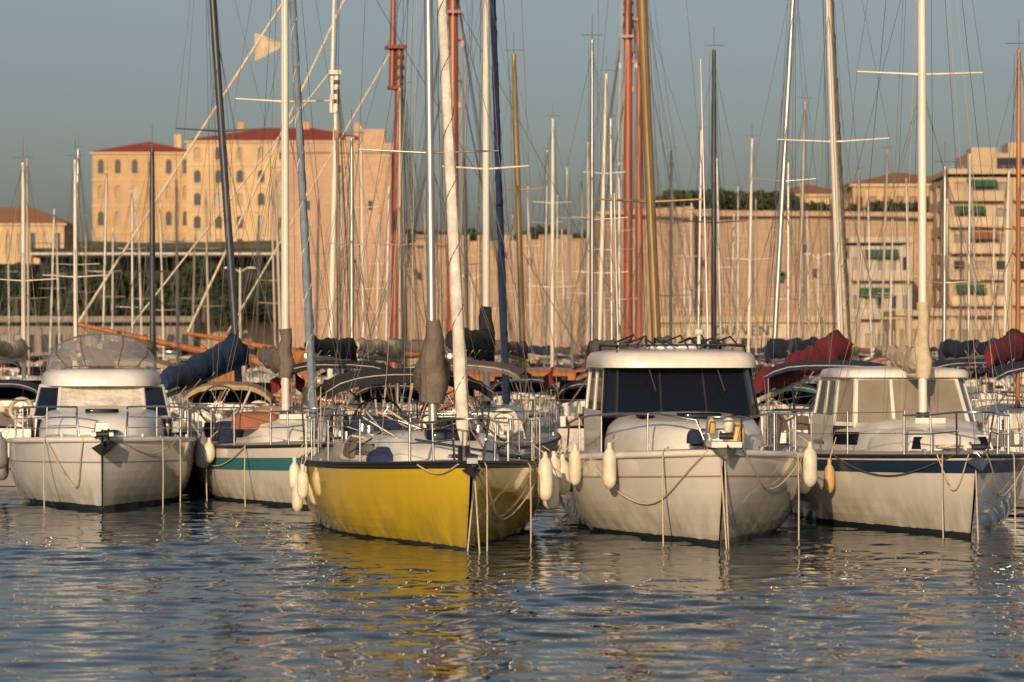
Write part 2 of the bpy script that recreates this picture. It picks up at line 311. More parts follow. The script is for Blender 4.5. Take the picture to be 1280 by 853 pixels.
def rig(G, h, my, mz, mh, mr, mm, genoa=None, spread=(.5,), sw=.85, wr=.0045, cover=None, boom=3.2, lean=(0, 0), gr=.085, bz=1.0, ants=True, coverup=.4, cr=.2, swing=0, droop=0, tack=.3, extra=1):
    b = G.part('mast'); W = G.part('standing_rigging'); L = h.L
    top = V((lean[0], my+lean[1]+.15, mz+mh)); base = V((0, my, mz))
    at = lambda f: base.lerp(top, f)
    b.tube([at(0), at(.3), at(.7), at(1)], [mr, mr, mr*.95, mr*.7], mm, 12, 1.3)
    b.tube([at(0), at(.012)], mr*1.5, black, 12)
    cp = [V(h.dk(my/L+.01, s, .08)) for s in (-1, 1)]
    sp = []
    for f in spread:
        p = at(f); wd = sw*(1 if f < .6 else .8)
        tips = [p+V((-wd, .12, .05)), p+V((wd, .12, .05))]; sp.append(tips)
        for t in tips: b.tube([p, t], [mr*.34, mr*.2], mm, 6)
    for k in (0, 1):
        W.tube([cp[k]]+[t[k] for t in sp]+[at(.97)], wr, wire, 4)
        W.tube([cp[k]+V((0, .25, 0)), at(spread[0]*.97)], wr, wire, 4)
        if extra:
            W.tube([cp[k]+V((0, -.35, 0)), at(spread[0]*.95)], wr*.9, wire, 4)
            if len(sp) > 1: W.tube([sp[0][k], at(spread[1]*.97)], wr*.8, wire, 4)
    W.tube([(0, .1, h.sh(0)), at(.98)], wr, wire, 4)
    W.tube([(0, L*.99, h.sh(1)), at(1)], wr, wire, 4)
    W.tube([at(.99)+V((mr*1.5, -.08, 0)), at(.02)+V((mr*2.2, -.15, 0))], wr*.8, roped, 4)
    if extra:
        for k in range(5):
            q = V((R.uniform(-1.1, 1.1), my+R.uniform(-1.5, .8), mz)); W.tube([at(R.choice([.98, .98, .7, spread[0]])), q], wr*.8, R.choice([roped, rope, cv_navy, wire]), 4)
        for s in (-1, 1): W.tube([(s*h.B*.3, L*.97, h.sh(1)), at(.62)+V((0, .05, 0))], wr*.8, wire, 4)
    if ants:
        b.tube([at(1), at(1)+V((0, 0, .6))], .008, wire, 4); b.tube([at(1)+V((-.25, 0, .12)), at(1)+V((.25, 0, .12))], .008, wire, 4)
    if genoa:
        g = G.part('furled_headsail'); a = V((0, tack, h.sh(0)+.18)); e = at(.93); n = 40
        g.tube([a.lerp(e, i/n) for i in range(n+1)], [gr*(.35 if i == 0 else (1.05-.45*i/n))*(1+.07*math.sin(i*2.1)) for i in range(n+1)], genoa, 12, noise=.07)
        pts = []
        for i in range(140):
            f = .02+.9*i/140; q = a.lerp(e, f); an = i*.55; rr = gr*(1.08-.45*f); pts.append(q+V((rr*math.cos(an), rr*math.sin(an), 0)))
        g.tube(pts, gr*.09, cv_taupe if genoa is cv_white else (cv_white if genoa is cv_slate else cv_navy), 4)
        g.tube([a-V((0, 0, .17)), a+V((0, 0, .03))], gr*.95, black, 12)
    if cover is not None:
        c = G.part('boom_sail_cover'); z0 = mz+bz; n = 16; sa = math.radians(swing)
        bp = lambda q, dz=0: V((math.sin(sa)*q, my+math.cos(sa)*q, z0+dz-droop*q/boom))
        c.tube([bp(mr+.05+boom*i/n, .04*math.sin(i)+.10*(i/n)+cr*1.1) for i in range(n+1)], [(cr*(1.15-.5*i/n))*(1+.14*math.sin(i*2.3)) if 0 < i < n else cr*.5 for i in range(n+1)], cover, 14, 1.35, noise=.10)
        if coverup: c.tube([(0, my+.04, z0-.1), (.03, my+.04, z0+cr), (-.02, my+.03, z0+cr+coverup*.35), (.02, my+.02, z0+cr+coverup*.7), (0, my+.02, z0+cr+coverup)], [cr*.8, cr*.9, cr*.82, cr*.62, mr*1.5], cover, 14, 1.2, noise=.12)
        b.tube([bp(mr, -.08), bp(boom+.15, .04)], .055, mm, 8)
        W.tube([bp(boom*.9, 0), (0, my+boom*.9, h.sh(.8)+.2)], wr*1.5, rope, 5)
        W.tube([bp(boom, .1), at(.99)], wr*.8, wire, 4)
        for i in range(2, n, 3):
            q = bp(boom*i/n, .1); W.tube([q+V((cr, 0, .05)), q+V((0, 0, -cr*1.0)), q+V((-cr, 0, .05))], .008, rope, 4)
def yacht(name, x, y, yaw, L=9.5, B=3.2, zb=1.15, zm=.95, zs=.9, hm=h_white, stripe=s_blue, sv=(.84, .9), deck=deckm, mt=.42, mh=12, mr=.075, mm=alu, genoa=cv_white,
          spread=(.5,), cover=cv_blue, bimini=None, dodger=None, wh=False, single=True, lean=(0, 0), rail=black, p=2.0, rake=.7, wr=.005, boom=3.2, gr=.085, fend=0, coverup=.2, cr=.14, bz=1.0, kb=1.1, sw=.85, ch=.42, mid=True, swing=0, droop=0, tack=.3, extra=1):
    G = Grp(name, x, y, yaw, single); h = Hull(L, B, zb, zm, zs, rake, p, kb=kb)
    h.build(G.part('hull'), hm, deck, stripe, sv, rail, nT=22 if single else 34)
    cy0, cy1 = L*.24, L*.68
    coach(G.part('coachroof'), cy0, cy1, B*.17, B*.33, h.sh(.24)+.05, h.sh(.68)+.05, ch, white, glass)
    cb = G.part('cockpit')
    for s in (-1, 1):
        cb.box((s*B*.27, L*.83, h.sh(.83)+.12), (.12, L*.27, .26), white)
        cb.tube([(s*B*.27, L*.78, h.sh(.8)+.25), (s*B*.27, L*.78, h.sh(.8)+.42)], .06, chrome, 10)
    cb.box((0, L*.685, h.sh(.7)+.22), (.6, .05, .36), R.choice([black, cv_taupe, glass]))
    for i in range(12):
        m_ = R.choice([cv_black, cv_navy, cv_taupe, white, white, cv_cream, cv_rust, rope, cv_tan, alub]); q = (R.uniform(-B*.3, B*.3), L*R.uniform(.7, .97), h.sh(.85)+R.uniform(.15, .5))
        if R.random() < .3: cb.box((q[0], q[1], q[2]-.1), (R.uniform(.15, .4), R.uniform(.1, .3), R.uniform(.1, .3)), m_, R.random(), .85)
        else: cb.tube([q, (q[0]+R.uniform(-.6, .6), q[1]+R.uniform(-.4, .4), q[2]+R.uniform(-.1, .7))], R.uniform(.01, .028), m_, 6)
    if R.random() < .35:
        a = V((B*.3, L*.99, h.sh(1)+.5)); cb.tube([a, a+V((.1, .25, .9))], .012, wood, 5)
        c_ = R.choice([cv_white, cv_red, cv_blue]); cb.rings([[a+V((.1+.05*k+.04*math.sin(k*2+j), .25-.02*j, .88-.16*j-.06*k)) for j in range(3)] for k in range(6)], c_, False, False)
    if R.random() < .4:
        c0 = V((-B*.3, L*.985, h.sh(1)+.4)); cb.tube([c0+V((.24*math.cos(t), .03, .24*math.sin(t))) for t in [k*math.pi/8 for k in range(16)]], .05, R.choice([cv_cream, s_red, cv_white]), 8, closed=True)
    cb.box((0, L*.5, h.sh(.5)+.05+ch*1.13), (.55, .55, .06), glass); cb.box((0, L*.33, h.sh(.3)+.03+ch*1.08), (.45, .45, .08), white2)
    rb = G.part('pulpit_and_lifelines'); pulpit(rb, h)
    for s in (-1, 1): rails(rb, h, .13, .97, .6, 6, s, mid=mid)
    rb.tube([h.dk(.9, -1, .06, .6), h.dk(.995, -1, .1, .62), h.dk(.995, 1, .1, .62), h.dk(.9, 1, .06, .6)], .014, chrome, 6)
    for s in (-1, 1): rb.tube([h.dk(.99, s, .1), h.dk(.99, s, .1, .62)], .014, chrome, 6)
    my = L*mt; rig(G, h, my, h.sh(mt)+.05+ch, mh, mr, mm, genoa, spread, sw, wr, cover, boom, lean, gr, coverup=coverup, cr=cr, bz=bz, swing=swing, droop=droop, tack=tack, extra=extra)
    if bimini: canopy(G.part('bimini'), G.part('bimini_frame'), L*.72, L*.96, B*.40, h.sh(.9)+1.5, bimini)
    if dodger:
        canopy(G.part('sprayhood'), G.part('sprayhood'), L*.6, L*.73, B*.33, h.sh(.7)+1.0, dodger, .3)
        d = G.part('sprayhood'); z = h.sh(.6)+ch+.1
        d.quad((-B*.3, L*.57, z-.05), (B*.3, L*.57, z-.05), (B*.27, L*.6, z+.45), (-B*.27, L*.6, z+.45), glass)
    if wh: wheel(G.part('steering_wheel'), (0, L*.88, h.sh(.88)+.55), .42)
    for i in range(fend):
        t = .35+.2*i
        for s in (-1, 1):
            P = V(h.pt(t, .8, s)); fender(G.part('fenders'), (P.x+s*.11, P.y, P.z-.15), h.dk(t, s, .05, .3), .5, .1, R.choice([fendw, fendw, cv_navy]))
    return G, h
def mooring(G, h, offs):
    b = G.part('mooring_lines')
    for (x0, y0, x1, y1, sag) in offs:
        a = V((x0, y0, h.sh(0)-.02)); e = V((x1, y1, -.3)); n = 10
        b.tube([a.lerp(e, i/n)-V((0, 0, sag*math.sin(math.pi*i/n))) for i in range(n+1)], .012, rope, 6)
def drape(G, h, s, t0, t1, sag, m=rope):
    b = G.part('mooring_lines'); n = 14; pts = []
    for i in range(n+1):
        t = lerp(t0, t1, i/n); z = h.sh(t)-sag*math.sin(math.pi*i/n); v = (z+.5)/(h.sh(t)+.5); P = V(h.pt(t, min(v, 1), s)); P.x += s*.03; P.y -= .03; pts.append(P)
    b.tube(pts, .011, m, 6)
def hang(G, h, s, t, m=rope, to=-.25, off=.04):
    b = G.part('mooring_lines'); p0 = V(h.dk(t, s, 0, .03)); pts = [p0+V((0, 0, .02)), p0+V((s*off, -.04, -.05)), p0+V((s*off*1.3, -.06, -.6)), V((p0.x+s*off, p0.y-.12, to))]; b.tube(pts, .011, m, 6)
def cleats(G, h):
    b = G.part('deck_hardware')
    for t in (.1, .5, .9):
        for s in (-1, 1):
            p = h.dk(t, s, .12, .06); b.tube([(p[0], p[1]-.12, p[2]), (p[0], p[1]+.12, p[2])], .016, chrome, 6); b.box((p[0], p[1], p[2]-.03), (.03, .08, .07), chrome)
    b.box((0, .12, h.sh(0)+.04), (.14, .35, .07), chrome)
    for k in range(3):
        cx, cy = R.uniform(-.2, .2), .9+.25*k; pts = []
        for i in range(40):
            a = i*.5; rr = .13+.02*math.sin(i*1.3); pts.append((cx+rr*math.cos(a), cy+rr*math.sin(a), h.sh(cy/h.L)+.09+i*.001))
        b.tube(pts, .012, R.choice([rope, ropew, cv_navy]), 5)
def anchor(bd, c, m=chrome, s=1.):
    x, y, z = c
    bd.tube([(x, y-.3*s, z-.12*s), (x, y+.35*s, z+.06*s)], .02*s, m, 6)
    bd.add([(x, y-.32*s, z-.3*s), (x-.16*s, y-.05*s, z-.18*s), (x, y-.1*s, z-.1*s), (x+.16*s, y-.05*s, z-.18*s)], [(0, 1, 2), (0, 2, 3), (0, 3, 1)], m)
    bd.tube([(x-.09*s, y-.15*s, z+.02), (x+.09*s, y-.15*s, z+.02)], .045*s, black, 10)
# ------------------------------------------------------------ FRONT ROW
G, h = yacht('yellow_sailboat', X(590, 36.5), 36.3, 8.5, 9.6, 3.4, 1.14, .96, .93, h_yellow, None, mt=.43, mh=12.5, mr=.062, mm=alu, genoa=cv_white, cover=cv_taupe, spread=(.32, .62), single=False,
             p=2.2, rake=.75, wr=.0045, bimini=None, coverup=.85, cr=.22, gr=.085, bz=.55, kb=.62, fend=0, ch=.36, tack=.75, sw=1.0, lean=(-.12, 0), swing=6)
b = G.part('toe_rail')
for s in (-1, 1): b.tube([h.dk(t/30, s, .0, .02) for t in range(31)], .026, black, 6)
cleats(G, h); anchor(G.part('anchor'), (0, .1, 1.2), black, .8)
canopy(G.part('bimini'), G.part('bimini_frame'), 7.0, 9.2, 1.35, 2.3, cv_black, .26, edge=.16)
wheel(G.part('steering_wheel'), (-.35, 8.3, 1.45), .4)
b = G.part('deck_gear')
b.slab(.1, 3.0, .36, .3, 1.36, 1.5, glass, 5, 20, .06, .02); b.slab(-.75, 3.2, .28, .5, 1.05, 1.2, cv_blue, 3, 20, .3, .06); b.slab(.7, 4.4, .3, .4, 1.1, 1.25, cv_black, 3, 20, .3, .05); b.slab(-.9, 5.4, .25, .5, 1.05, 1.3, cv_taupe, 3, 20, .3, .1)
b.box((-.5, 6.6, 1.4), (1.0, .3, .4), cv_navy, .1, .8); b.box((.6, 6.9, 1.4), (.5, .3, .35), cv_black, .2, .8)
for i in range(26): b.tube([(R.uniform(-1.2, 1.2), 2.2+i*.22, 1.15), (R.uniform(-1.2, 1.2), 2.6+i*.22, 1.35+R.random()*.45)], R.uniform(.008, .02), R.choice([cv_black, alu, rope, cv_blue, wood, chrome, roped]), 6)
for s in (-1, 1):
    for y in (5.2, 6.2): b.lathe((s*.8, y, 1.35), [(.1, 0), (.08, .05), (.06, .12), (.08, .16), (.01, .17)], chrome, 14)
fenders(G, h, [(.27, 1, .82, .60, .105, fendw), (.34, 1, .62, .50, .12, fendw), (.42, 1, .8, .55, .12, fendw), (.52, -1, .66, .42, .085, fendw), (.62, -1, .42, .42, .085, fendw), (.7, -1, .7, .42, .085, fendw)])
mooring(G, h, [(.05, .15, .1, -.15, 0), (.08, .2, -.05, .25, 0)]); drape(G, h, 1, .01, .3, .75); drape(G, h, -1, .02, .1, .12); hang(G, h, 1, .03); hang(G, h, 1, .2)
G.done()
# white motor fishing cruiser
G = Grp('motor_cruiser', X(905, 37.3), 37.2, 4.5); h = Hull(8.4, 3.35, 1.28, 1.05, .95, .75, 2.9, .55, .88, .8)
h.build(G.part('hull'), h_white, deckm, s_grey, (.80, .815), white, rr=.05, nT=36)
b = G.part('foredeck_trunk'); b.slab(0, 3.0, 1.3, 2.0, 1.1, 1.58, white, 3.2, 44, .14, .08, .42, .06)
b.slab(0, 2.3, .3, .26, 1.66, 1.72, glass, 5, 24, .02, .0)
for s in (-1, 1): b.slab(s*.68, 2.9, .12, .35, 1.66, 1.68, glass, 3, 20, .02, 0)
b = G.part('wheelhouse'); zb, zt = 1.62, 2.38; y0, y1, yb = 3.75, 4.2, 6.6; wb, wt = 1.16, 1.08
b.panel((-wb*.86, y0, zb), (wb*.86, y0, zb), (wt*.86, y1, zt), (-wt*.86, y1, zt), [0, .015, .327, .34, .66, .673, .985, 1], [0, .06, .96, 1], {(1, 1), (3, 1), (5, 1)}, .02, black, glass)
for s in (-1, 1):
    q = [(s*wb*.86, y0, zb), (s*wb, y0+.35, zb), (s*wt, y1+.3, zt), (s*wt*.86, y1, zt)]
    if s < 0: q = [q[1], q[0], q[3], q[2]]
    b.panel(*q, [0, .06, .94, 1], [0, .06, .96, 1], {(1, 1)}, .02, black, glass)
    q = [(s*wb, y0+.35, zb), (s*wb, yb, zb), (s*wt, yb, zt), (s*wt, y1+.3, zt)]
    if s < 0: q = [q[1], q[0], q[3], q[2]]
    b.panel(*q, [0, .05, .45, .52, .93, 1], [0, .12, .9, 1], {(1, 1), (3, 1)}, .02, white, glass)
    q = [(s*wb, y0+.3, 1.0), (s*wb, yb, 1.0), (s*wb, yb, zb), (s*wb, y0+.3, zb)]
    b.quad(*q, white)
b.quad((wb, yb, 1.0), (-wb, yb, 1), (-wt, yb, zt), (wt, yb, zt), white)
b = G.part('wheelhouse_roof'); b.slab(0, 5.3, 1.2, 1.5, zt-.04, zt+.18, white, 5, 48, .06, .07, .04)
b.slab(0, 5.2, .45, .6, zt+.24, zt+.3, white2, 4, 30, .1, .02)
for s in (-.25, .25): b.tube([(s*2, 3.98, 2.36), (s*2+.1, 3.86, 2.0)], .012, black, 6)
b = G.part('roof_rack')
for s in (-1, 1):
    b.tube([(s*.95, 4.1, zt+.12), (s*.93, 4.15, zt+.27), (s*.93, 6.4, zt+.3), (s*.93, 6.5, zt+.15)], .018, black, 6)
for k in range(6): b.tube([(-.93, 4.3+k*.4, zt+.28), (.93, 4.3+k*.4, zt+.28+.02*R.random())], .015, black, 6)
for k in range(12): b.tube([(-.8+k*.15, 4.15, zt+.27), (-.7+k*.13+R.uniform(-.2, .2), 5, zt+.33+R.random()*.12), (-.7+k*.13+R.uniform(-.1, .1), 6.2, zt+.33)], .014, R.choice([black, black, roped, cv_navy]), 5)
b.tube([(.3, 4.4, zt+.3), (.3, 4.4, zt+.45)], .03, white, 8); b.lathe((.3, 4.4, zt+.48), [(.02, -.05), (.07, -.04), (.07, .03), (.02, .05)], white, 12)
b.tube([(-.7, 6, zt+.2), (-.75, 6.1, zt+2.6)], .01, white, 5); b.tube([(.6, 5.5, zt+.2), (.5, 5.6, zt+4.6)], [.016, .008], white, 6)
b = G.part('bow_rail')
for s in (-1, 1):
    pts = [V(h.dk(t, s, .1, hh)) for t, hh in ((.035, .02), (.05, .42), (.12, .52), (.22, .55), (.34, .55), (.46, .52), (.56, .48), (.6, .03))]
    b.tube(pts, .016, chrome, 7)
    for t in (.14, .28, .42): b.tube([h.dk(t, s, .1), h.dk(t, s, .1, .53)], .014, chrome, 6)
b.tube([(-.25, .15, 1.3), (-.22, .0, 1.72), (.22, .0, 1.72), (.25, .15, 1.3)], .016, chrome, 7)
b = G.part('bow_roller_anchor'); b.box((0, .15, 1.36), (.4, .7, .07), white); anchor(b, (0, .0, 1.45))
b.box((0, .75, 1.42), (.26, .3, .22), white2, 0, .8); b.tube([(-.2, .75, 1.48), (.2, .75, 1.48)], .07, chrome, 12); b.lathe((.1, .3, 1.62), [(.01, -.12), (.06, -.1), (.07, .05), (.01, .1)], fendw, 10); b.lathe((-.12, .35, 1.6), [(.01, -.12), (.06, -.1), (.06, .05), (.01, .1)], fendb, 10)
b.slab(.25, .6, .12, .12, 1.35, 1.6, fendb, 3, 12, .2, .04); b.slab(-.3, .7, .1, .15, 1.35, 1.5, cv_navy, 3, 12, .2, .04)
fenders(G, h, [(.34, -1, .95, .5, .09, fendw), (.20, -1, .98, .55, .095, fendw), (.42, -1, .78, .5, .12, fendw), (.26, 1, .97, .55, .1, fendw), (.5, 1, .75, .5, .12, fendw), (.55, -1, .7, .5, .12, fendg)])
mooring(G, h, [(0, .0, .05, -.1, 0), (-.05, .05, -.0, -.3, .0)]); drape(G, h, -1, .02, .3, .7); drape(G, h, 1, .03, .25, .5); drape(G, h, -1, .3, .55, .3); hang(G, h, -1, .09); hang(G, h, 1, .2)
cleats(G, h); G.done()
# left motor cruiser with flybridge enclosure
G = Grp('motor_cruiser', X(130, 45.5), 45.3, 8.3); h = Hull(8.2, 3.15, 1.2, 1.05, .95, .55, 3.0, .5, .9, .75)
h.build(G.part('hull'), h_cool, white2, s_grey, (.76, .775), white, rr=.05, nT=36)
b = G.part('foredeck_trunk'); b.slab(0, 3.0, 1.2, 1.75, 1.05, 1.5, white2, 3, 44, .15, .08, .3, .08)
b.slab(0, 2.3, .28, .28, 1.56, 1.62, glass, 5, 24, .02, 0)
b = G.part('wheelhouse'); zb, zt, y0, y1, yb = 1.42, 2.0, 3.2, 4.0, 6.6; wb, wt = 1.2, 1.08
b.panel((-wb*.62, y0, zb), (wb*.62, y0, zb), (wt*.66, y1, zt), (-wt*.66, y1, zt), [0, .02, .98, 1], [0, .04, .95, 1], {(1, 1)}, .012, white2, cv_white)
for s in (-1, 1):
    q = [(s*wb*.62, y0, zb), (s*wb, y0+.7, zb), (s*wt, y1+.6, zt), (s*wt*.66, y1, zt)]
    if s < 0: q = [q[1], q[0], q[3], q[2]]
    b.panel(*q, [0, .05, .93, 1], [0, .08, .93, 1], {(1, 1)}, .02, white2, glass)
    q = [(s*wb, y0+.7, zb), (s*wb, yb, zb), (s*wt, yb, zt), (s*wt, y1+.6, zt)]
    if s < 0: q = [q[1], q[0], q[3], q[2]]
    b.panel(*q, [0, .08, .9, 1], [0, .2, .9, 1], {(1, 1)}, .02, white2, glass)
    b.quad((s*wb, y0+.7, .95), (s*wb, yb, .95), (s*wb, yb, zb), (s*wb, y0+.7, zb), white2)
b.quad((wb, yb, .95), (-wb, yb, .95), (-wt, yb, zt), (wt, yb, zt), white2)
b = G.part('flybridge'); b.slab(0, 5.2, 1.13, 1.55, zt-.02, zt+.26, white2, 3.4, 48, .1, .02, .15)
b = G.part('flybridge_enclosure'); rows = []
for i in range(9):
    t = i/8; y = 4.1+2.3*t; hh = .66*math.sin(min(1, t*1.6+.08)*math.pi/2)
    rows.append([(.96*math.cos(a)*(1 if t > .2 else .75+t), y, zt+.24+hh*math.sin(a)**.75 if math.sin(a) > 1e-3 else zt+.24) for a in [math.pi*j/16 for j in range(17)]])
b.rings(rows, vinyl, False, False)
for k in (0, 4, 8): b.tube([V(p)+V((0, 0, .004)) for p in rows[k]], .015, cv_taupe, 6)
for j in (3, 6, 10, 13): b.tube([V(r[j])+V((0, 0, .004)) for r in rows], .010, cv_taupe, 5)
b.box((0, 5.3, zt+.42), (.5, .25, .4), cv_taupe, 0, .7)
b = G.part('bow_rail')
for s in (-1, 1):
    pts = [V(h.dk(t, s, .1, hh)) for t, hh in ((.03, .03), (.035, .4), (.06, .5), (.14, .52), (.26, .52), (.38, .5), (.5, .48), (.52, .02))]
    pts[1].x += s*.2; pts[0].x += s*.2
    b.tube(pts, .016, chrome, 7)
    for q in (.17, .34): b.tube([V(h.dk(t, s, .1, q)) for t in (.06, .14, .26, .38, .5)], .01, chrome, 6)
    for t in (.06, .14, .26, .38): b.tube([h.dk(t, s, .1), h.dk(t, s, .1, .51)], .014, chrome, 6)
b = G.part('bow_roller_anchor'); b.box((0, .1, 1.26), (.35, .6, .06), white2); anchor(b, (0, -.02, 1.24), black, 1.1); anchor(b, (.1, .0, 1.27), black, .9); b.box((0, .7, 1.32), (.24, .3, .2), white2, 0, .8)
fenders(G, h, [(.42, -1, .85, .55, .13, fendg), (.5, -1, .6, .5, .12, fendg), (.40, 1, .85, .55, .13, fendg), (.5, 1, .8, .5, .12, fendw)])
drape(G, h, 1, .02, .2, .25); hang(G, h, -1, .12); hang(G, h, 1, .13); hang(G, h, 1, .2); drape(G, h, -1, .03, .12, .8)
cleats(G, h); G.done()
# sailboat with teal stripe
G, h = yacht('sailboat_with_teal_stripe', X(398, 46.2), 46.0, 13, 8.8, 2.85, 1.08, .92, .88, h_white, s_teal, (.72, .86), mt=.4, mh=11, mr=.07, mm=aluw, genoa=cv_slate, cover=cv_taupe, spread=(.5,), single=False, p=2.5, rake=.6, wr=.0045, kb=.7, boom=2.8, lean=(0, 0), cr=.15, bz=.8, coverup=.6, gr=.075)
b = G.part('deck_gear'); b.slab(-.6, 3.0, .4, .35, 1.25, 1.5, cv_rust, 4, 24, .1, .05); b.slab(-.2, 3.9, .35, .4, 1.4, 1.58, cv_tan, 4, 24, .2, .05); b.slab(-.9, 4.4, .3, .5, 1.0, 1.3, cv_navy, 3, 20, .2, .05)
fenders(G, h, [(.35, -1, .85, .35, .1, fendw), (.62, -1, .8, .4, .09, fendw)]); drape(G, h, -1, .2, .5, .35); hang(G, h, -1, .4); hang(G, h, -1, .2)
cleats(G, h); mooring(G, h, [(0, .1, -.2, -.3, .1)]); G.done()
# right sailboat with pilothouse
G, h = yacht('sailboat_with_blue_stripe', X(1217, 39.2), 38.9, 4.6, 9.2, 3.5, 1.17, 1.02, .98, h_white, s_blue, (.84, .95), mt=.36, mh=12, mr=.065, mm=aluw, genoa=None, cover=cv_cream, spread=(.43,), single=False, p=2.5, rake=.6, wr=.0045, kb=.7, boom=2.2, cr=.13, coverup=.9, bz=.75, sw=.95, ch=.42)
b = G.part('forward_cabin'); b.slab(0, 2.6, 1.0, 1.25, 1.05, 1.42, white, 3, 40, .14, .06, .4)
b.panel((-.62, 1.5, 1.17), (.62, 1.5, 1.17), (.55, 1.6, 1.38), (-.55, 1.6, 1.38), [0, .03, .48, .52, .97, 1], [0, .08, .92, 1], {(1, 1), (3, 1)}, .008, white, glass)
b = G.part('pilothouse'); zb, zt, y0, y1, yb = 1.45, 2.2, 4.0, 4.45, 6.3; wb, wt = 1.12, .98
b.panel((-wb*.8, y0, zb), (wb*.8, y0, zb), (wt*.8, y1, zt), (-wt*.8, y1, zt), [0, .03, .33, .36, .64, .67, .97, 1], [0, .06, .93, 1], {(1, 1), (3, 1), (5, 1)}, .02, white, [glassl])
for s in (-1, 1):
    q = [(s*wb*.8, y0, zb), (s*wb, y0+.5, zb), (s*wt, y1+.4, zt), (s*wt*.8, y1, zt)]
    if s < 0: q = [q[1], q[0], q[3], q[2]]
    b.panel(*q, [0, .08, .92, 1], [0, .08, .93, 1], {(1, 1)}, .02, white, glassl if s < 0 else glass)
    q = [(s*wb, y0+.5, zb), (s*wb, yb, zb), (s*wt, yb, zt), (s*wt, y1+.4, zt)]
    if s < 0: q = [q[1], q[0], q[3], q[2]]
    b.panel(*q, [0, .06, .48, .54, .94, 1], [0, .2, .9, 1], {(1, 1), (3, 1)}, .02, white, glass)
    b.quad((s*wb, y0+.5, .95), (s*wb, yb, .95), (s*wb, yb, zb), (s*wb, y0+.5, zb), white)
b.quad((-wb*.8, y0, .95), (wb*.8, y0, .95), (wb*.8, y0, zb), (-wb*.8, y0, zb), white)
b.slab(0, 5.35, 1.05, 1.05, zt-.02, zt+.1, white, 5, 40, .05, .05)
fenders(G, h, [(.30, -1, .72, .42, .08, fendb), (.5, -1, .72, .45, .1, fendw)])
cleats(G, h); anchor(G.part('anchor'), (0, .05, 1.25)); mooring(G, h, [(0, .1, 0, -.1, 0)]); drape(G, h, -1, .03, .3, .3, roped); drape(G, h, 1, .02, .25, .6); drape(G, h, -1, .01, .06, .5); hang(G, h, -1, .05); hang(G, h, 1, .12)
G.done()
# ------------------------------------------------------------ second row, sterns towards us
def row2(px, d, **k):
    yw = k.pop('yaw', 180); L = k.get('L', 9.5); mt = k.get('mt', .42); a = math.radians(yw)
    mx, my = X(px, d+L*(1-mt)), d+L*(1-mt)
    x = mx+math.sin(a)*L*mt; yy = my-math.cos(a)*L*mt
    name = k.pop('name', 'sailing_yacht')
    g, hh = yacht(name, x, yy, yw, single=k.pop('single', False), **k); cleats(g, hh); g.done()
row2(300, 57.5, hm=h_navy, mm=aludark, mr=.085, mh=12, lean=(.8, 0), genoa=None, cover=cv_blue, dodger=cv_tan, boom=3.6, wh=True, cr=.23, B=3.0, sw=1.0, swing=20, droop=.75, bz=.9)
row2(608, 50, hm=h_white, mm=aluw, mr=.07, mh=13, genoa=cv_blue, cover=cv_black, bimini=cv_taupe, wh=True, spread=(.36, .66), B=3.1, cr=.2, yaw=174, coverup=.8, gr=.08, swing=5)
row2(655, 72, hm=h_white, mm=gold, mr=.085, mh=9.2, genoa=None, cover=cv_taupe, dodger=cv_navy, spread=(.6,), B=2.9, lean=(.28, 0), swing=10)
row2(824, 53, hm=h_cool, mm=gold, mr=.10, mh=14, genoa=None, cover=cv_taupe, dodger=cv_black, spread=(.30, .62), B=3.1, lean=(.6, 0), sw=1.1)
row2(1054, 50.5, hm=h_white, mm=aluw, mr=.065, mh=12.5, genoa=cv_cream, cover=cv_red, bimini=cv_navy, wh=True, spread=(.42,), B=3.2, boom=4.0, cr=.21, lean=(.45, 0), sw=1.1, yaw=171, swing=20, droop=.8, gr=.085)
row2(1272, 50, hm=h_white, mm=wood, mr=.05, mh=7, genoa=None, cover=cv_red, bimini=cv_navy, wh=True, B=3.4, boom=3.6, cr=.2, swing=18, droop=.3)
row2(964, 56, hm=h_white, mm=alu, mr=.06, mh=9.6, genoa=None, cover=cv_navy, dodger=cv_teal, B=3.0, sw=.7, lean=(-.5, 0), swing=-12)
row2(191, 66, hm=h_cool, mm=aludark, mr=.075, mh=6.2, genoa=None, cover=cv_tan, bimini=cv_tan, B=3.0, sw=.4, swing=15)
row2(740, 62, hm=h_white, mm=alu, mr=.05, mh=8.5, genoa=None, cover=cv_taupe, dodger=cv_black, B=2.9, swing=-14)
row2(500, 58, hm=h_white, mm=alub, mr=.05, mh=7.0, genoa=None, cover=cv_cream, dodger=cv_black, B=3, sw=.8, swing=14)
row2(892, 68, hm=h_white, mm=aludark, mr=.07, mh=8.9, genoa=None, cover=cv_taupe, dodger=cv_navy, B=3, swing=10)
row2(1180, 62, hm=h_navy, mm=alu, mr=.05, mh=5.5, genoa=None, cover=cv_navy, bimini=cv_navy, B=3, swing=-14)
row2(30, 62, hm=h_white, mm=aluw, mr=.055, mh=5.6, genoa=None, cover=cv_cream, dodger=cv_navy, B=2.9, swing=12)
row2(95, 70, hm=h_white, mm=aluw, mr=.06, mh=6.2, genoa=None, cover=cv_tan, B=2.9, swing=-10)
row2(440, 53, hm=h_white, mm=alu, mr=.05, mh=5.5, genoa=None, cover=cv_black, bimini=cv_black, wh=True, B=2.9, spread=(.6,), sw=.6, swing=12)
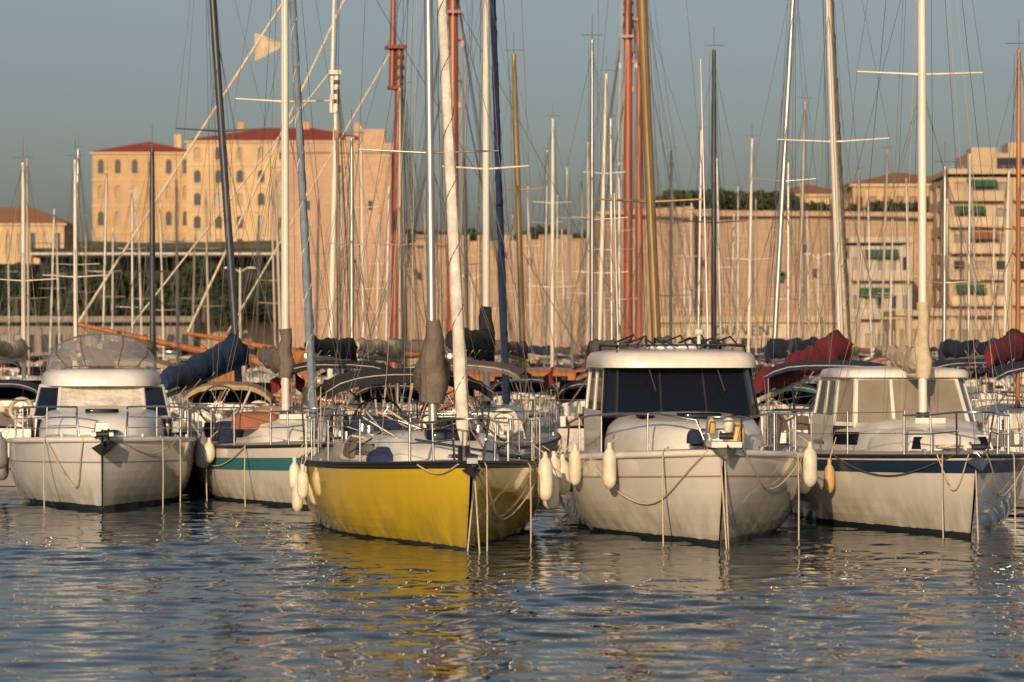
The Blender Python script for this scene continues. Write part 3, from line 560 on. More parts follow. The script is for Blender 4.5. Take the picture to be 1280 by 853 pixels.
def pontoon(x0, y0, x1, y1, w=2.2):
    b = Bd(); a, e = V((x0, y0, 0)), V((x1, y1, 0)); d = (e-a); L = d.length; ang = math.atan2(d.y, d.x); c = (a+e)/2
    b.box((c.x, c.y, .42), (L, w, .14), M('pontoon_planks', (.26, .21, .15), .9, var=.4, scale=5, stretch=(6, .6, 1)), ang)
    b.box((c.x, c.y, .18), (L-.2, w-.3, .34), fendg, ang)
    n = int(L/6)
    for i in range(n):
        p = a.lerp(e, (i+.5)/n); b.tube([(p.x, p.y, -.5), (p.x, p.y, 1.9)], .14, alub, 12); b.box((p.x+1.5, p.y-.2, .95), (.25, .25, .95), white, ang, .85)
    b.obj('pontoon')
pontoon(-14, 56.2, 20, 47.2, 1.6); pontoon(-40, 84, 40, 80); pontoon(-50, 118, 50, 112); pontoon(-60, 160, 60, 158); pontoon(-80, 205, 80, 205)
# ------------------------------------------------------------ distant yachts
spec = [(36, 200, 125), (62, 262, 190), (92, 188, 110), (128, 215, 150), (140, 285, 210), (205, 255, 170), (222, 225, 140), (240, 290, 220), (262, 240, 160), (320, 270, 190), (345, 235, 140), (352, 215, 120),
        (440, 255, 175), (455, 160, 110), (470, 270, 200), (520, 205, 130), (533, 240, 170), (585, 190, 120), (628, 230, 150), (665, 235, 160), (680, 190, 125), (695, 245, 180), (716, 210, 130), (728, 225, 150), (748, 95, 95), (757, 260, 190),
        (775, 205, 130), (842, 230, 140), (855, 285, 210), (872, 165, 115), (912, 270, 190), (922, 235, 150), (945, 250, 170), (985, 205, 130), (997, 128, 100), (1012, 265, 180), (1030, 290, 215), (1072, 215, 135), (1090, 240, 160),
        (1112, 275, 190), (1138, 225, 140), (1180, 250, 160), (1200, 285, 210), (1222, 235, 150), (1240, 260, 180), (12, 285, 200), (75, 290, 215), (108, 270, 180), (166, 240, 150), (178, 290, 215), (395, 250, 160), (412, 285, 200), (548, 265, 185), (603, 285, 205), (646, 270, 195), (706, 288, 215),
        (508, 120, 98), (612, 250, 165), (690, 150, 105), (735, 180, 118), (765, 150, 108), (838, 190, 122), (862, 255, 175), (902, 200, 128), (935, 175, 112), (1005, 230, 145), (1045, 250, 165), (1100, 190, 118), (1150, 270, 185), (1210, 195, 120), (1255, 215, 132), (425, 215, 135), (482, 235, 150)]
cols = [alu, alub, alu, aluw, aludark, alub, aluw]; cvs = [cv_navy, cv_blue, cv_taupe, cv_white, cv_taupe, cv_cream, cv_tan, cv_black, cv_rust, cv_white]
for (px, pt, d) in spec:
    L = R.uniform(8.5, 12.5); mt = .42; yw = R.choice([0, 180])+R.uniform(-9, 9); zt = Z(pt, d)
    mh = zt-1.4; a = math.radians(yw); y0 = d-L*mt*math.cos(a); x0 = X(px, d)+math.sin(a)*L*mt
    g, hh = yacht('sailing_yacht', x0, y0, yw, L, L*.32, hm=R.choice([h_white, h_white, h_cool, h_navy]), stripe=R.choice([s_blue, s_red, s_grey, s_teal]), mh=max(mh, 4), mr=R.uniform(.05, .075), mm=R.choice(cols), genoa=None,
                  cover=R.choice(cvs), dodger=R.choice(cvs+[None, None]), bimini=R.choice(cvs+[None]*10), wr=.0075, spread=R.choice([(.5,), (.36, .68)]), mid=False, lean=(R.uniform(-.3, .3), 0), coverup=0, cr=.12, sw=.9, swing=R.uniform(-20, 20), extra=0)
    g.done()
# ------------------------------------------------------------ classic wooden boats and tall ships
def classic(px, d, yaw, L=14, hm=h_dark, masts=((.3, 11, .16),), bs=4.0, mat=wood, mmat=None, gaff=True, name='classic_wooden_sailboat', bz=(.6, 1.5), stayr=.022, zb=1.7):
    a = math.radians(yaw); t0 = masts[0][0]; x = X(px, d)+math.sin(a)*L*t0; y = d-math.cos(a)*L*t0; mmat = mmat or mat
    G = Grp(name, x, y, yaw, False); h = Hull(L, L*.27, zb, 1.15, 1.5, .9, 2, kb=.9)
    h.build(G.part('hull'), hm, deckm, wood, (.9, .97), wood, nT=26, rr=.06)
    b = G.part('bowsprit'); W = G.part('rigging')
    b.tube([(0, 1.2, h.sh(0)+bz[0]-.2), (0, 0, h.sh(0)+bz[0]), (0, -bs, h.sh(0)+bz[1])], [.11, .11, .06], mat, 10)
    b.box((0, .3, h.sh(0)+bz[0]*.4), (.25, .8, bz[0]), mat); b = G.part('masts')
    coach(G.part('deckhouse'), L*.3, L*.75, L*.06, L*.08, 1.4, 1.4, .55, wood, glass)
    for (t, mh, mr) in masts:
        bm = V((0, t*L, h.sh(t))); tp = bm+V((0, .3, mh)); md = bm.lerp(tp, .68)
        b.tube([bm, md], [mr, mr*.85], mmat, 12); b.tube([bm.lerp(tp, .6)+V((0, -mr*1.5, 0)), tp+V((0, -mr*1.5, 0))], [mr*.7, mr*.4], mmat, 10)
        for f, k in ((.68, 1), (.6, .7)): b.box(tuple(bm.lerp(tp, f)+V((0, -mr*.8, 0))), (mr*4*k, mr*4*k, .12), mmat)
        for i in range(3): b.lathe(tuple(bm.lerp(tp, .62+.02*i)), [(mr*1.12, -.06), (mr*1.12, .06)], roped, 10)
        for s in (-1, 1):
            for k in range(4): W.tube([V(h.dk(t+.02+.03*k, s, -.05)), md], .010, roped, 4)
            W.tube([V(h.dk(t+.05, s, -.05)), md+V((s*mr*4, 0, 0)), tp], .009, roped, 4)
            W.box(tuple(bm.lerp(tp, .55)+V((s*mr*1.6, 0, 0))), (.12, .1, .25), wood)
            for k in range(3): W.tube([bm.lerp(tp, .55+.05*k)+V((s*mr*1.6, 0, 0)), bm+V((s*(.3+.2*k), .3, .6))], .010, R.choice([rope, roped]), 4)
        if gaff:
            gz = bm.z+1.2; n = 10
            b.tube([(0, t*L+mr, gz), (0, t*L+L*.33, gz+.25)], .1, mat, 8); c = G.part('furled_sails')
            c.tube([(0, t*L+.3+L*.3*i/n, gz+.25) for i in range(n+1)], [.1]+[.18]*(n-1)+[.1], cv_taupe, 12, 1.3, noise=.1)
    t, mh, mr = masts[0]; tip = V((0, -bs*.98, h.sh(0)+bz[1])); tp = V((0, t*L, h.sh(t)+mh))
    W.tube([tip, tp-V((0, 0, .3))], stayr, ropew, 6); W.tube([tip*.6+V((0, 0, tip.z*.4)), V((0, t*L, h.sh(t)+mh*.68))], stayr*.7, ropew, 5)
    W.tube([tip, (0, .4, .2)], .015, wire, 4)
    W.tube([(0, L, 1.5), tp], .01, roped, 4)
    return G, h, tip, tp
g, h, tip, tp = classic(412, 80, -80, 11, h_dark, ((.29, 13.5, .085),), 3.9, mmat=aluw, stayr=.04, gaff=False, bz=(.9, 1.75), zb=1.6)
f = g.part('pennant'); c0 = tip.lerp(tp, .70); rows = []
for i in range(9):
    t = i/8; rows.append([c0+V((.12*math.sin(t*5+k)*t, .9*t, -.15*t+(.62*(k-.1)*(1-t)))) for k in (-.9, 0, .4)])
f.rings(rows, cv_cream, False, False); g.done()
g, h, tip, tp = classic(492, 96, -76, 13, h_dark, ((.28, 17, .16), ), 3.4, mmat=redwood, stayr=.045, bz=(.9, 1.5), zb=1.7); g.done()
g, *_ = classic(566, 120, 1.2, 24, h_dark, ((.28, 26, .26), (.68, 23, .2)), 6, redwood, name='tall_ship'); g.done()
g, *_ = classic(785, 135, -5.4, 26, h_dark, ((.25, 27, .23), (.65, 27, .22)), 6, redwood, name='tall_ship'); g.done()
# ------------------------------------------------------------ land
sand = stonemat('limestone_wall', (.42, .29, .19), (.36, .25, .165), (.23, .17, .12), 1.4, .55, (.22, .155, .11))
sand2 = stonemat('tower_limestone', (.47, .315, .21), (.42, .285, .195), (.30, .22, .16), 1.3, .5, (.30, .20, .14))
stucco = M('cream_stucco', (.52, .37, .21), .9, var=.2, scale=.3, dirt=(.3, .2, .12), dirtamt=.4)
stucco2 = M('ochre_stucco', (.45, .30, .16), .9, var=.2, scale=.3, dirt=(.28, .18, .1), dirtamt=.4)
beige = M('beige_render', (.42, .32, .21), .9, var=.15, scale=.4, dirt=(.26, .18, .12), dirtamt=.3)
trim = M('stone_trim', (.50, .39, .26), .85, var=.15, scale=1)
tile = M('red_roof_tile', (.30, .045, .025), .85, var=.3, scale=2, stretch=(3, 1, 1), bump=.5, bscale=4)
tile2 = M('faded_roof_tile', (.27, .12, .065), .85, var=.3, scale=2, bump=.5, bscale=4)
green = M('green_shutter', (.025, .10, .055), .7); dkgreen = M('dark_canopy', (.015, .02, .022), .8)
asphalt = M('quay_paving', (.22, .18, .14), .9, var=.3, scale=.5); scrub = M('dry_scrub', (.11, .10, .05), .95, var=.5, scale=.15, dirt=(.2, .15, .09))
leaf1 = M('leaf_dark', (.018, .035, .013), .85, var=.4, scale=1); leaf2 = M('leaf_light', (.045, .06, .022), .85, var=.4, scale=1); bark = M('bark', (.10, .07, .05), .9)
pane = M('pale_shutter', (.30, .22, .14), .6, var=.3, scale=.4)
winmix = [glass, pane, glassl, glass]
def ground():
    b = Bd(); b.quad((-3000, 262, 1.5), (3000, 262, 1.5), (3000, 6000, 1.5), (-3000, 6000, 1.5), asphalt); b.obj('ground')
    b = Bd(); b.box((0, 261, .2), (800, 2, 3.0), sand)
    for i in range(-60, 60, 4): b.tube([(i, 260.6, 1.7), (i, 260.6, 2.2)], [.2, .26], black, 8)
    b.obj('quay_wall')
    xs = np.linspace(-500, 700, 90); ys = np.linspace(380, 1500, 70); b = Bd(); vs = []; rr = random.Random(3)
    for y in ys:
        for x in xs:
            t = min(1, max(0, (y-(495 if x < -20 else 372))/(70 if x < -20 else 20))); top = 23.5 if x < -20 else 12
            if -30 < x < 10: top = lerp(23.5, 12, (x+30)/40)
            ed = min(1, max(0, (600-abs(x-50))/200))
            vs.append((x, y, 1.2+top*(t*t*(3-2*t))*ed+rr.uniform(-.5, .5)*t))
    N = len(xs); b.add(vs, [(j*N+i, j*N+i+1, (j+1)*N+i+1, (j+1)*N+i) for j in range(len(ys)-1) for i in range(N-1)], scrub, True); b.obj('hill')
ground()
def bld(name, x0, x1, y, dep, z0, z1, wall, nf, nb, rf='flat', rh=3, rm=tile, ww=.42, wh=.55, arch=False, glassm=winmix, yaw=0, nbs=3, trimm=trim, lip=True, corn=True, balc=None, shutters=None):
    G = Grp(name, (x0+x1)/2, y, yaw); w = x1-x0; hx = w/2; b = G.part('walls')
    def cuts(n, f):
        u = [0]
        for i in range(n): c = (i+.5)/n; u += [c-f/2/n, c+f/2/n]
        return u+[1]
    vs = [0]
    for j in range(nf): c = (j+.52)/nf; vs += [c-wh/2/nf, c+wh/2/nf]
    vs += [1]
    def wl(A, B, n):
        us = cuts(n, ww); op = {(2*i+1, 2*j+1) for i in range(n) for j in range(nf)}
        b.panel(A, B, (B[0], B[1], z1), (A[0], A[1], z1), us, vs, op, .3, wall, glassm, arch, trimm if lip else None)
    wl((-hx, 0, z0), (hx, 0, z0), nb); wl((hx, 0, z0), (hx, dep, z0), nbs); wl((hx, dep, z0), (-hx, dep, z0), nb); wl((-hx, dep, z0), (-hx, 0, z0), nbs)
    if corn:
        c = G.part('cornices')
        c.box((0, dep/2, z1+.2), (w+1.0, dep+1.0, .4), trimm)
        for j in range(1, nf):
            z = lerp(z0, z1, j/nf)
            for yy in (-.1, dep+.1): c.box((0, yy, z), (w+.4, .2, .22), trimm)
            for s in (-1, 1): c.box((s*(hx+.1), dep/2, z), (.2, dep, .22), trimm)
    r = G.part('roof'); e = .7; zt = z1+.42
    if rf == 'hip':
        rl = max(0, hx-dep/2) if w > dep else 0; rd = 0 if w > dep else dep/2-hx
        a = [(-hx-e, -e, zt), (hx+e, -e, zt), (hx+e, dep+e, zt), (-hx-e, dep+e, zt), (-rl-.01, dep/2-rd, zt+rh), (rl+.01, dep/2-rd, zt+rh), (rl+.01, dep/2+rd+.01, zt+rh), (-rl-.01, dep/2+rd+.01, zt+rh)]
        r.add(a, [(0, 1, 5, 4), (1, 2, 6, 5), (2, 3, 7, 6), (3, 0, 4, 7), (4, 5, 6, 7), (3, 2, 1, 0)], rm)
    else:
        r.box((0, dep/2, zt+.3), (w+.1, dep+.1, .6), wall)
    if balc:
        c = G.part('balconies')
        for j in range(nf):
            z = lerp(z0, z1, (j+.12)/nf)
            for (u0, u1) in balc:
                xa, xb = lerp(-hx, hx, u0), lerp(-hx, hx, u1)
                c.box(((xa+xb)/2, -.75, z), (xb-xa, 1.5, .2), trimm); c.box(((xa+xb)/2, -1.45, z+.6), (xb-xa, .1, .95), R.choice([trimm, wall]))
                if R.random() < .7:
                    q = R.uniform(.3, .9); xm = lerp(xa, xb, q*.5+.2); wd = (xb-xa)*.28
                    zz = lerp(z0, z1, (j+.92)/nf); c.add([(xm-wd, -.05, zz), (xm+wd, -.05, zz), (xm+wd, -1.4, zz-.9), (xm-wd, -1.4, zz-.9)], [(0, 1, 2, 3)], R.choice([green, green, cv_tan, cv_rust]))
    if shutters:
        c = G.part('shutters')
        for j in range(nf):
            for i in range(nb):
                for s in (-1, 1):
                    xx = lerp(-hx, hx, (i+.5+s*(ww/2+ww*.25))/nb); z = lerp(z0, z1, (j+.52)/nf)
                    c.box((xx, -.06, z), (w/nb*ww*.45, .08, (z1-z0)/nf*wh), shutters)
    return G
k = 600
g = bld('palace', X(112, k), X(240, k), 604, 26, Z(322, k), Z(191, k), stucco2, 4, 6, 'hip', 3.0, ww=.34, wh=.55, arch=True)
c = g.part('chimneys'); c.box((6, 12, Z(191, k)+3), (1.5, 1.2, 4), stucco); g.done()
g = bld('palace_pavilion', X(236, k), X(474, k), 596, 30, Z(322, k), Z(180, k), stucco, 5, 9, 'hip', 3.8, ww=.32, wh=.55, arch=True)
c = g.part('chimneys')
for xx in (-10, 4, 15): c.box((xx, 14, Z(178, k)+3.3), (1.4, 1.2, 3.4), stucco2)
g.done()
g = bld('tiled_pavilion', X(-60, 520), X(80, 520), 520, 14, Z(330, 520), Z(282, 520), stucco, 1, 9, 'hip', 3.2, tile2, ww=.4, wh=.6, arch=True); g.done()
def terrace():
    d = 480; G = Grp('terrace_pavilion', 0, 0, 0); b = G.part('structure')
    xa, xb = X(40, d), X(352, d); zt = Z(316, d)
    b.box(((xa+xb)/2, d+4, zt), (xb-xa, 9, 1.5), dkgreen); b.box(((xa+xb)/2, d-.7, zt-.2), (xb-xa+.4, .2, .35), alub)
    n = 13
    for i in range(n+1):
        x = lerp(xa, xb, i/n); b.tube([(x, d-.2, Z(400, d)), (x, d-.2, zt-.75)], .16, dkgreen, 8); b.tube([(x, d-.5, zt+.7), (x, d-.5, zt+1.6)], .06, dkgreen, 6)
    b.tube([(xa, d-.5, zt+1.6), (xb, d-.5, zt+1.6)], .06, dkgreen, 6)
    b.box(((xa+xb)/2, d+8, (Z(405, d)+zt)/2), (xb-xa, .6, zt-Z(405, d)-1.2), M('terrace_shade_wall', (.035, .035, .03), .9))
    w = G.part('retaining_wall'); w.box(((xa+xb)/2, d-1.5, (1.5+Z(396, d))/2), (xb-xa+20, 2, Z(396, d)-1.5), sand)
    G.done()
terrace()
def foliage(b, c, sz, n, ls):
    for _ in range(n):
        while True:
            p = V((R.uniform(-1, 1), R.uniform(-1, 1), R.uniform(-1, 1)))
            if .25 < p.length < 1: break
        q = V((c[0]+p.x*sz[0], c[1]+p.y*sz[1], c[2]+p.z*sz[2]+math.sin(p.x*7+c[0])*sz[2]*.15)); a = V((R.gauss(0, 1), R.gauss(0, 1), R.gauss(0, 1))).normalized(); e = a.cross(V((R.random(), R.random(), R.random()))).normalized()
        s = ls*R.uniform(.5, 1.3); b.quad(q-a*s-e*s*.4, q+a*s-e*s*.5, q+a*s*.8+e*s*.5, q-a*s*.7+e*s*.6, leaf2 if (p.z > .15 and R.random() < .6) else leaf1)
def tree(x, y, z, h, w):
    b = Bd(); b.tube([(x, y, z-1), (x+.1, y, z+h*.3), (x-.1, y, z+h*.55)], [h*.045, h*.03, h*.015], bark, 8)
    for i in range(6):
        a = i*1.1; e = (x+math.cos(a)*w*.6, y+math.sin(a)*w*.6, z+h*R.uniform(.5, .8)); b.tube([(x, y, z+h*R.uniform(.25, .45)), e], [h*.018, h*.006], bark, 5); foliage(b, e, (w*.5, w*.5, h*.2), 260, .32)
    foliage(b, (x, y, z+h*.75), (w*.7, w*.7, h*.25), 500, .35); return b
b = Bd()
for i in range(85):
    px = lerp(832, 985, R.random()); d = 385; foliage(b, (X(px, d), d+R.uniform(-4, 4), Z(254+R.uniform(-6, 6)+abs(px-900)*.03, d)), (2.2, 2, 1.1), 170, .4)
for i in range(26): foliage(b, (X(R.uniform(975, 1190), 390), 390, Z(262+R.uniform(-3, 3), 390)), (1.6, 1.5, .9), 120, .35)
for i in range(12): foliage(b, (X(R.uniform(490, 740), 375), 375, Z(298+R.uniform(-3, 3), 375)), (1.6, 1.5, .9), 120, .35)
b.obj('treeline')
b = Bd()
for i in range(110):
    px = R.uniform(92, 350); d = 470; foliage(b, (X(px, d), d+R.uniform(-4, 4), Z(R.uniform(352, 400), d)), (2.0, 1.6, 1.4), 90, .5)
for i in range(50): foliage(b, (X(R.uniform(-60, 100), 470), 470, Z(R.uniform(375, 410), 470)), (2.4, 1.6, 1.5), 100, .5)
b.obj('hedge')
for (px, d, ph, w) in ((678, 372, 283, 3.2), (660, 376, 292, 2.2), (705, 378, 290, 2.4), (505, 376, 290, 2.6), (20, 430, 330, 3), (60, 440, 335, 3), (130, 440, 330, 3), (255, 440, 325, 3.4)):
    z0 = Z(330 if d < 400 else 395, d); tree(X(px, d), d, z0, Z(ph, d)-z0, w).obj('tree')
def wallprism(b, pts, z0, tops, bat, th, m):
    for i in range(len(pts)-1):
        (xa, ya), (xb, yb) = pts[i], pts[i+1]; za, zb = tops[i], tops[i+1]
        b.quad((xa, ya-bat, z0), (xb, yb-bat, z0), (xb, yb, zb), (xa, ya, za), m)
        b.quad((xa, ya, za), (xb, yb, zb), (xb, yb+th, zb), (xa, ya+th, za), m)
        b.quad((xb, yb+th, z0), (xa, ya+th, z0), (xa, ya+th, za), (xb, yb+th, zb), m)
    for (x, y), z in ((pts[0], tops[0]), (pts[-1], tops[-1])): b.quad((x, y-bat, z0), (x, y+th, z0), (x, y+th, z), (x, y, z), m)
G = Grp('stone_fort', 0, 0, 0); b = G.part('curtain_wall'); d = 350
wallprism(b, [(X(470, d), d+6), (X(600, d), d+4), (X(745, d), d+2)], 1.5, [Z(303, d), Z(300, d), Z(297, d)], 2.5, 5, sand)
wallprism(b, [(X(738, d), d-6), (X(760, d), d-10), (X(862, d), d-8)], 1.5, [Z(268, d), Z(268, d), Z(262, d)], 3.5, 12, sand)
wallprism(b, [(X(860, d), d-1), (X(1010, d), d-2), (X(1195, d), d)], 1.5, [Z(263, d), Z(265, d), Z(266, d)], 2.5, 6, sand)
c = G.part('parapet_and_details')
for (pa, pb, yy, pz) in ((742, 858, d-12.4, 272), (862, 1195, d-3.9, 270)):
    xa, xb = X(pa, d), X(pb, d); c.box(((xa+xb)/2, yy+1.2, Z(pz, d)), (xb-xa, .7, .35), sand2)
for i in range(8):
    px = R.uniform(480, 1180); w, hh = R.uniform(.4, .6), R.uniform(.6, 1.0); yb = (d+2.2 if px < 740 else (d-12.2 if px < 860 else d-3.9)); c.box((X(px, d), yb+.3, Z(R.uniform(310, 350), d)), (w, 1.2, hh), black)
for i in range(9):
    px = 500+i*26; c.box((X(px, d), d+4.6, Z(299, d)), (1.6, 1.0, 1.4), sand)
G.done()
G = Grp('square_stone_tower', 0, 0, 0); b = G.part('shaft'); d = 365; xa, xb = X(352, d), X(489, d); zt = Z(190, d); dp = 14
for (p, q) in (((xa, d), (xb, d)), ((xb, d), (xb+.4, d+dp)), ((xb+.4, d+dp), (xa-.4, d+dp)), ((xa-.4, d+dp), (xa, d))):
    us = [0, .22, .26, .50, .54, .79, .83, 1]; vs = [0, .42, .46, .72, .765, .90, .935, 1]
    b.panel((p[0], p[1], 1.5), (q[0], q[1], 1.5), (q[0], q[1], zt), (p[0], p[1], zt), us, vs, {(1, 3), (3, 5), (5, 3)}, .5, sand2, glass)
b.quad((xa, d, zt-.3), (xb, d, zt-.3), (xb, d+dp, zt-.3), (xa, d+dp, zt-.3), sand2)
c = G.part('parapet')
c.box(((xa+xb)/2, d-.1, zt+.5), (xb-xa+.6, .5, 1.2), sand2); c.box(((xa+xb)/2, d+dp+.2, zt+.5), (xb-xa+.6, .5, 1.2), sand2)
for s, xx in ((-1, xa-.2), (1, xb+.2)): c.box((xx, d+dp/2, zt+.5), (.5, dp-.1, 1.18), sand2)
c.box((xb-2.6, d+4, zt+1.8), (3.4, 3, 2.6), sand2); c.box((xb-5.6, d+5, zt+1.2), (1.2, 1.2, 2.2), sand2)
G.done()
d = 430
g = bld('tiled_house', X(965, d), X(1060, d), d, 14, 10, Z(246, d), stucco, 2, 6, 'hip', 1.8, tile2, ww=.3, wh=.45); g.done()
g = bld('tiled_house', X(1052, d), X(1182, d), d-14, 14, 10, Z(240, d), stucco2, 3, 8, 'hip', 2.0, tile2, ww=.3, wh=.45, shutters=tile2); g.done()
g = bld('tiled_house', X(868, d), X(958, d), d+30, 12, 10, Z(266, d+30), stucco, 2, 6, 'hip', 1.6, tile2, ww=.3, wh=.45); g.done()
d = 335
g = bld('apartment_building', X(1186, d), X(1345, d), d, 16, 1.5, Z(222, d), beige, 7, 6, 'flat', ww=.5, wh=.6, balc=((.0, .42), (.5, .98)), corn=False, lip=False)
c = g.part('penthouse'); z = Z(216, d); c.box((1, 8, z+1.2), (11.5, 10, 2.6), beige); c.box((-3.0, 4, z+1.5), (3, 4, 3.2), beige); c.box((1, 2.9, z+1.2), (8, .1, 1.5), glass); c.box((3, 8, z+3.2), (5, 5, 1.5), beige)
for i in range(12): c.tube([(-7+i*1.2, .1, z-.3), (-7+i*1.2, .1, z+.8)], .03, chrome, 4)
c.tube([(-7, .1, z+.8), (7, .1, z+.8)], .03, chrome, 4); g.done()
g = bld('white_quay_building', X(1062, 325), X(1140, 325), 325, 10, 1.5, Z(308, 325), M('white_render', (.42, .36, .29), .8, var=.15, scale=.5), 3, 5, 'flat', ww=.5, wh=.4, balc=((.02, .98),), corn=False, lip=False, glassm=[glassl, pane, glass]); g.done()
g = bld('low_quay_building', X(1120, 300), X(1260, 300), 300, 10, 1.5, Z(400, 300), beige, 1, 9, 'flat', ww=.4, wh=.5, corn=False, lip=False, glassm=[glassl, pane]); g.done()
g = bld('long_quay_shed', X(-40, 290), X(240, 290), 290, 8, 1.5, Z(408, 290), M('shed_paint', (.20, .17, .14), .8), 1, 16, 'flat', ww=.5, wh=.5, corn=False, lip=False); g.done()
d = 270; g = bld('quay_clubhouse', X(822, d), X(1075, d), d, 9, 1.5, Z(409, d), beige, 1, 8, 'flat', ww=.4, wh=.35, corn=False, lip=False)
c = g.part('sign_board'); w = X(1075, d)-X(822, d); cx = (X(822, d)+X(1075, d))/2
c.box((X(920, d)-cx, -.12, Z(414, d)), (X(975, d)-X(845, d), .12, 1.35), trim)
e = g.done()
cu = bpy.data.curves.new('sign_text', 'FONT'); cu.body = 'DU VENT'; cu.size = 1.35; cu.extrude = .03; cu.align_x = 'CENTER'; cu.align_y = 'CENTER'; cu.space_character = 1.1; cu.materials.append(black); cu.offset = .03
t = bpy.data.objects.new('sign_text', cu); bpy.context.scene.collection.objects.link(t); t.parent = e; t.location = (X(933, d)-cx, -.22, Z(414, d)); t.rotation_euler = (math.pi/2, 0, 0)
for px, d, pt in ((1023, 266, 318), (590, 268, 345), (300, 268, 335)):
    b = Bd(); x = X(px, d); zt = Z(pt, d); b.tube([(x, d, 1.5), (x, d, zt*.5), (x, d, zt)], [.13, .1, .07], aluw, 8)
    for s in (-1, 1): b.tube([(x, d, zt-.4), (x+s*.6, d, zt-.05), (x+s*1.0, d, zt)], .05, aluw, 6); b.slab(x+s*1.1, d, .45, .2, zt-.06, zt+.06, aluw, 3, 16)
    b.obj('street_lamp')
for i in range(14):
    x = -38+i*6+R.uniform(-1, 1); b = Bd(); y = 265.5; m = R.choice([white, fendg, s_red, s_blue, black, white2])
    b.slab(x, y, 2.1, .85, 1.8, 2.4, m, 6, 28, .03, .02); b.slab(x+.15, y, 1.35, .75, 2.38, 2.95, glass, 5, 28, .15, .0); b.slab(x+.15, y, 1.1, .66, 2.95, 3.0, m, 5, 28, .1, .02)
    for sx in (-1.3, 1.3):
        for sy in (-.8, .8): b.tube([(x+sx, y+sy-.1, 1.83), (x+sx, y+sy+.1, 1.83)], .32, black, 14)
    b.obj('parked_car')
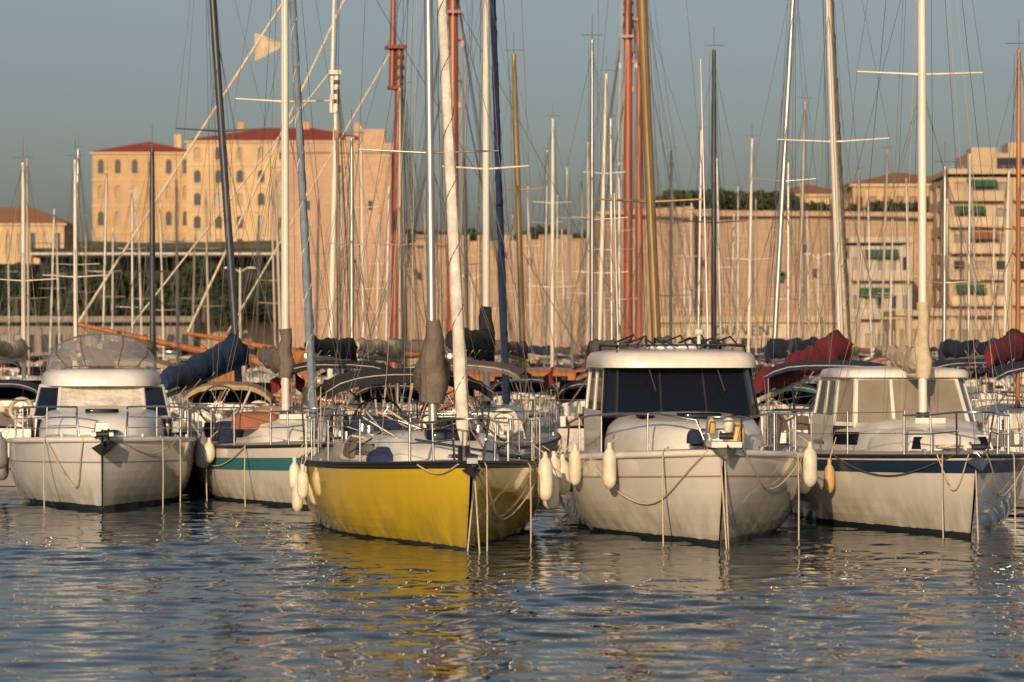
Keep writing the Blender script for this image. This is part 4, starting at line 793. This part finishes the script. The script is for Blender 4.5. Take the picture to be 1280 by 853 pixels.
# ------------------------------------------------------------ water
def water():
    xs = np.concatenate([-np.geomspace(4000, 15, 26)[:-1], np.linspace(-15, 15, 620), np.geomspace(15, 4000, 26)[1:]])
    ys = np.concatenate([np.array([-300, -80, -20, 0, 8, 13]), np.linspace(17, 54, 860), np.geomspace(54.3, 262, 160)])
    Xg, Yg = np.meshgrid(xs, ys); Zg = np.zeros_like(Xg); rs = np.random.RandomState(5)
    for i in range(120):
        lam = .22*(7.0)**rs.rand(); th = math.radians(90)+rs.normal(0, .6); kk = 2*math.pi/lam
        amp = .0019*lam**.9*rs.uniform(.5, 1.4); ph = rs.rand()*6.28
        Zg += amp*np.sin(kk*(np.cos(th)*Xg+np.sin(th)*Yg)+ph+.8*np.sin(.35*Xg+.2*Yg+ph))
    patch = .75+.4*np.sin(Xg*.45+1.3+.7*np.sin(Yg*.33))*np.sin(Yg*.5+.5*np.sin(Xg*.3))
    fx = np.clip((15-np.abs(Xg))/2, 0, 1); fy = np.clip((Yg-17)/2, 0, 1)*np.clip((54-Yg)/3, 0, 1); Zg *= fx*fy*patch
    nx, ny = len(xs), len(ys); me = bpy.data.meshes.new('water')
    co = np.stack([Xg, Yg, Zg], -1).reshape(-1, 3).astype(np.float32)
    idx = np.arange(nx*ny).reshape(ny, nx); q = np.stack([idx[:-1, :-1], idx[:-1, 1:], idx[1:, 1:], idx[1:, :-1]], -1).reshape(-1, 4)
    me.vertices.add(len(co)); me.vertices.foreach_set('co', co.ravel()); me.loops.add(q.size); me.loops.foreach_set('vertex_index', q.ravel().astype(np.int32))
    me.polygons.add(len(q)); me.polygons.foreach_set('loop_start', np.arange(0, q.size, 4, dtype=np.int32)); me.polygons.foreach_set('use_smooth', np.ones(len(q), bool)); me.update(calc_edges=True)
    m, n, p = nt('harbour_water'); N = n.nodes; Lk = n.links
    p.inputs['Base Color'].default_value = (.005, .020, .032, 1); p.inputs['Roughness'].default_value = .01; p.inputs['IOR'].default_value = 1.36
    tc = N.new('ShaderNodeTexCoord'); mp = N.new('ShaderNodeMapping'); mp.inputs['Scale'].default_value = (.7, 1.3, 1); Lk.new(tc.outputs['Object'], mp.inputs[0])
    a = N.new('ShaderNodeTexNoise'); a.inputs['Scale'].default_value = 7; a.inputs['Detail'].default_value = 1; Lk.new(mp.outputs[0], a.inputs['Vector'])
    b = N.new('ShaderNodeBump'); b.inputs['Strength'].default_value = 1; b.inputs['Distance'].default_value = .0025; Lk.new(a.outputs[0], b.inputs['Height']); Lk.new(b.outputs[0], p.inputs['Normal'])
    me.materials.append(m); o = bpy.data.objects.new('water', me); bpy.context.scene.collection.objects.link(o)
water()
# ------------------------------------------------------------ light, sky, camera
sc = bpy.context.scene
el, az = math.radians(14), math.radians(-11)
sd = V((math.sin(az)*math.cos(el), -math.cos(az)*math.cos(el), math.sin(el)))
L = bpy.data.lights.new('sun', 'SUN'); L.energy = 4.5; L.angle = math.radians(.5); L.color = (1, .72, .45)
o = bpy.data.objects.new('sun', L); sc.collection.objects.link(o); o.rotation_euler = sd.to_track_quat('Z', 'Y').to_euler(); o.location = (-40, -60, 40)
w = bpy.data.worlds.new('World'); sc.world = w; w.use_nodes = True; N = w.node_tree.nodes; Lk = w.node_tree.links; bg = N['Background']
sk = N.new('ShaderNodeTexSky'); sk.sky_type = 'NISHITA'; sk.sun_disc = False; sk.sun_elevation = el
sk.sun_rotation = math.atan2(sd.x, sd.y); sk.air_density = 1.0; sk.dust_density = 3.0; sk.ozone_density = 2.0
hs = N.new('ShaderNodeHueSaturation'); hs.inputs['Saturation'].default_value = .62; Lk.new(sk.outputs[0], hs.inputs['Color']); Lk.new(hs.outputs[0], bg.inputs[0]); bg.inputs[1].default_value = .088
cam = bpy.data.cameras.new('camera'); co = bpy.data.objects.new('camera', cam); sc.collection.objects.link(co); sc.camera = co
co.location = (0, 0, CH); co.rotation_euler = (math.radians(90), 0, 0); cam.lens = 100; cam.sensor_width = 36; cam.shift_y = 13.5/1280; cam.clip_end = 12000; cam.clip_start = .5
cam.dof.use_dof = True; cam.dof.focus_distance = 40; cam.dof.aperture_fstop = 2.4
sc.view_settings.view_transform = 'Standard'; sc.view_settings.look = 'None'; sc.view_settings.exposure = 0
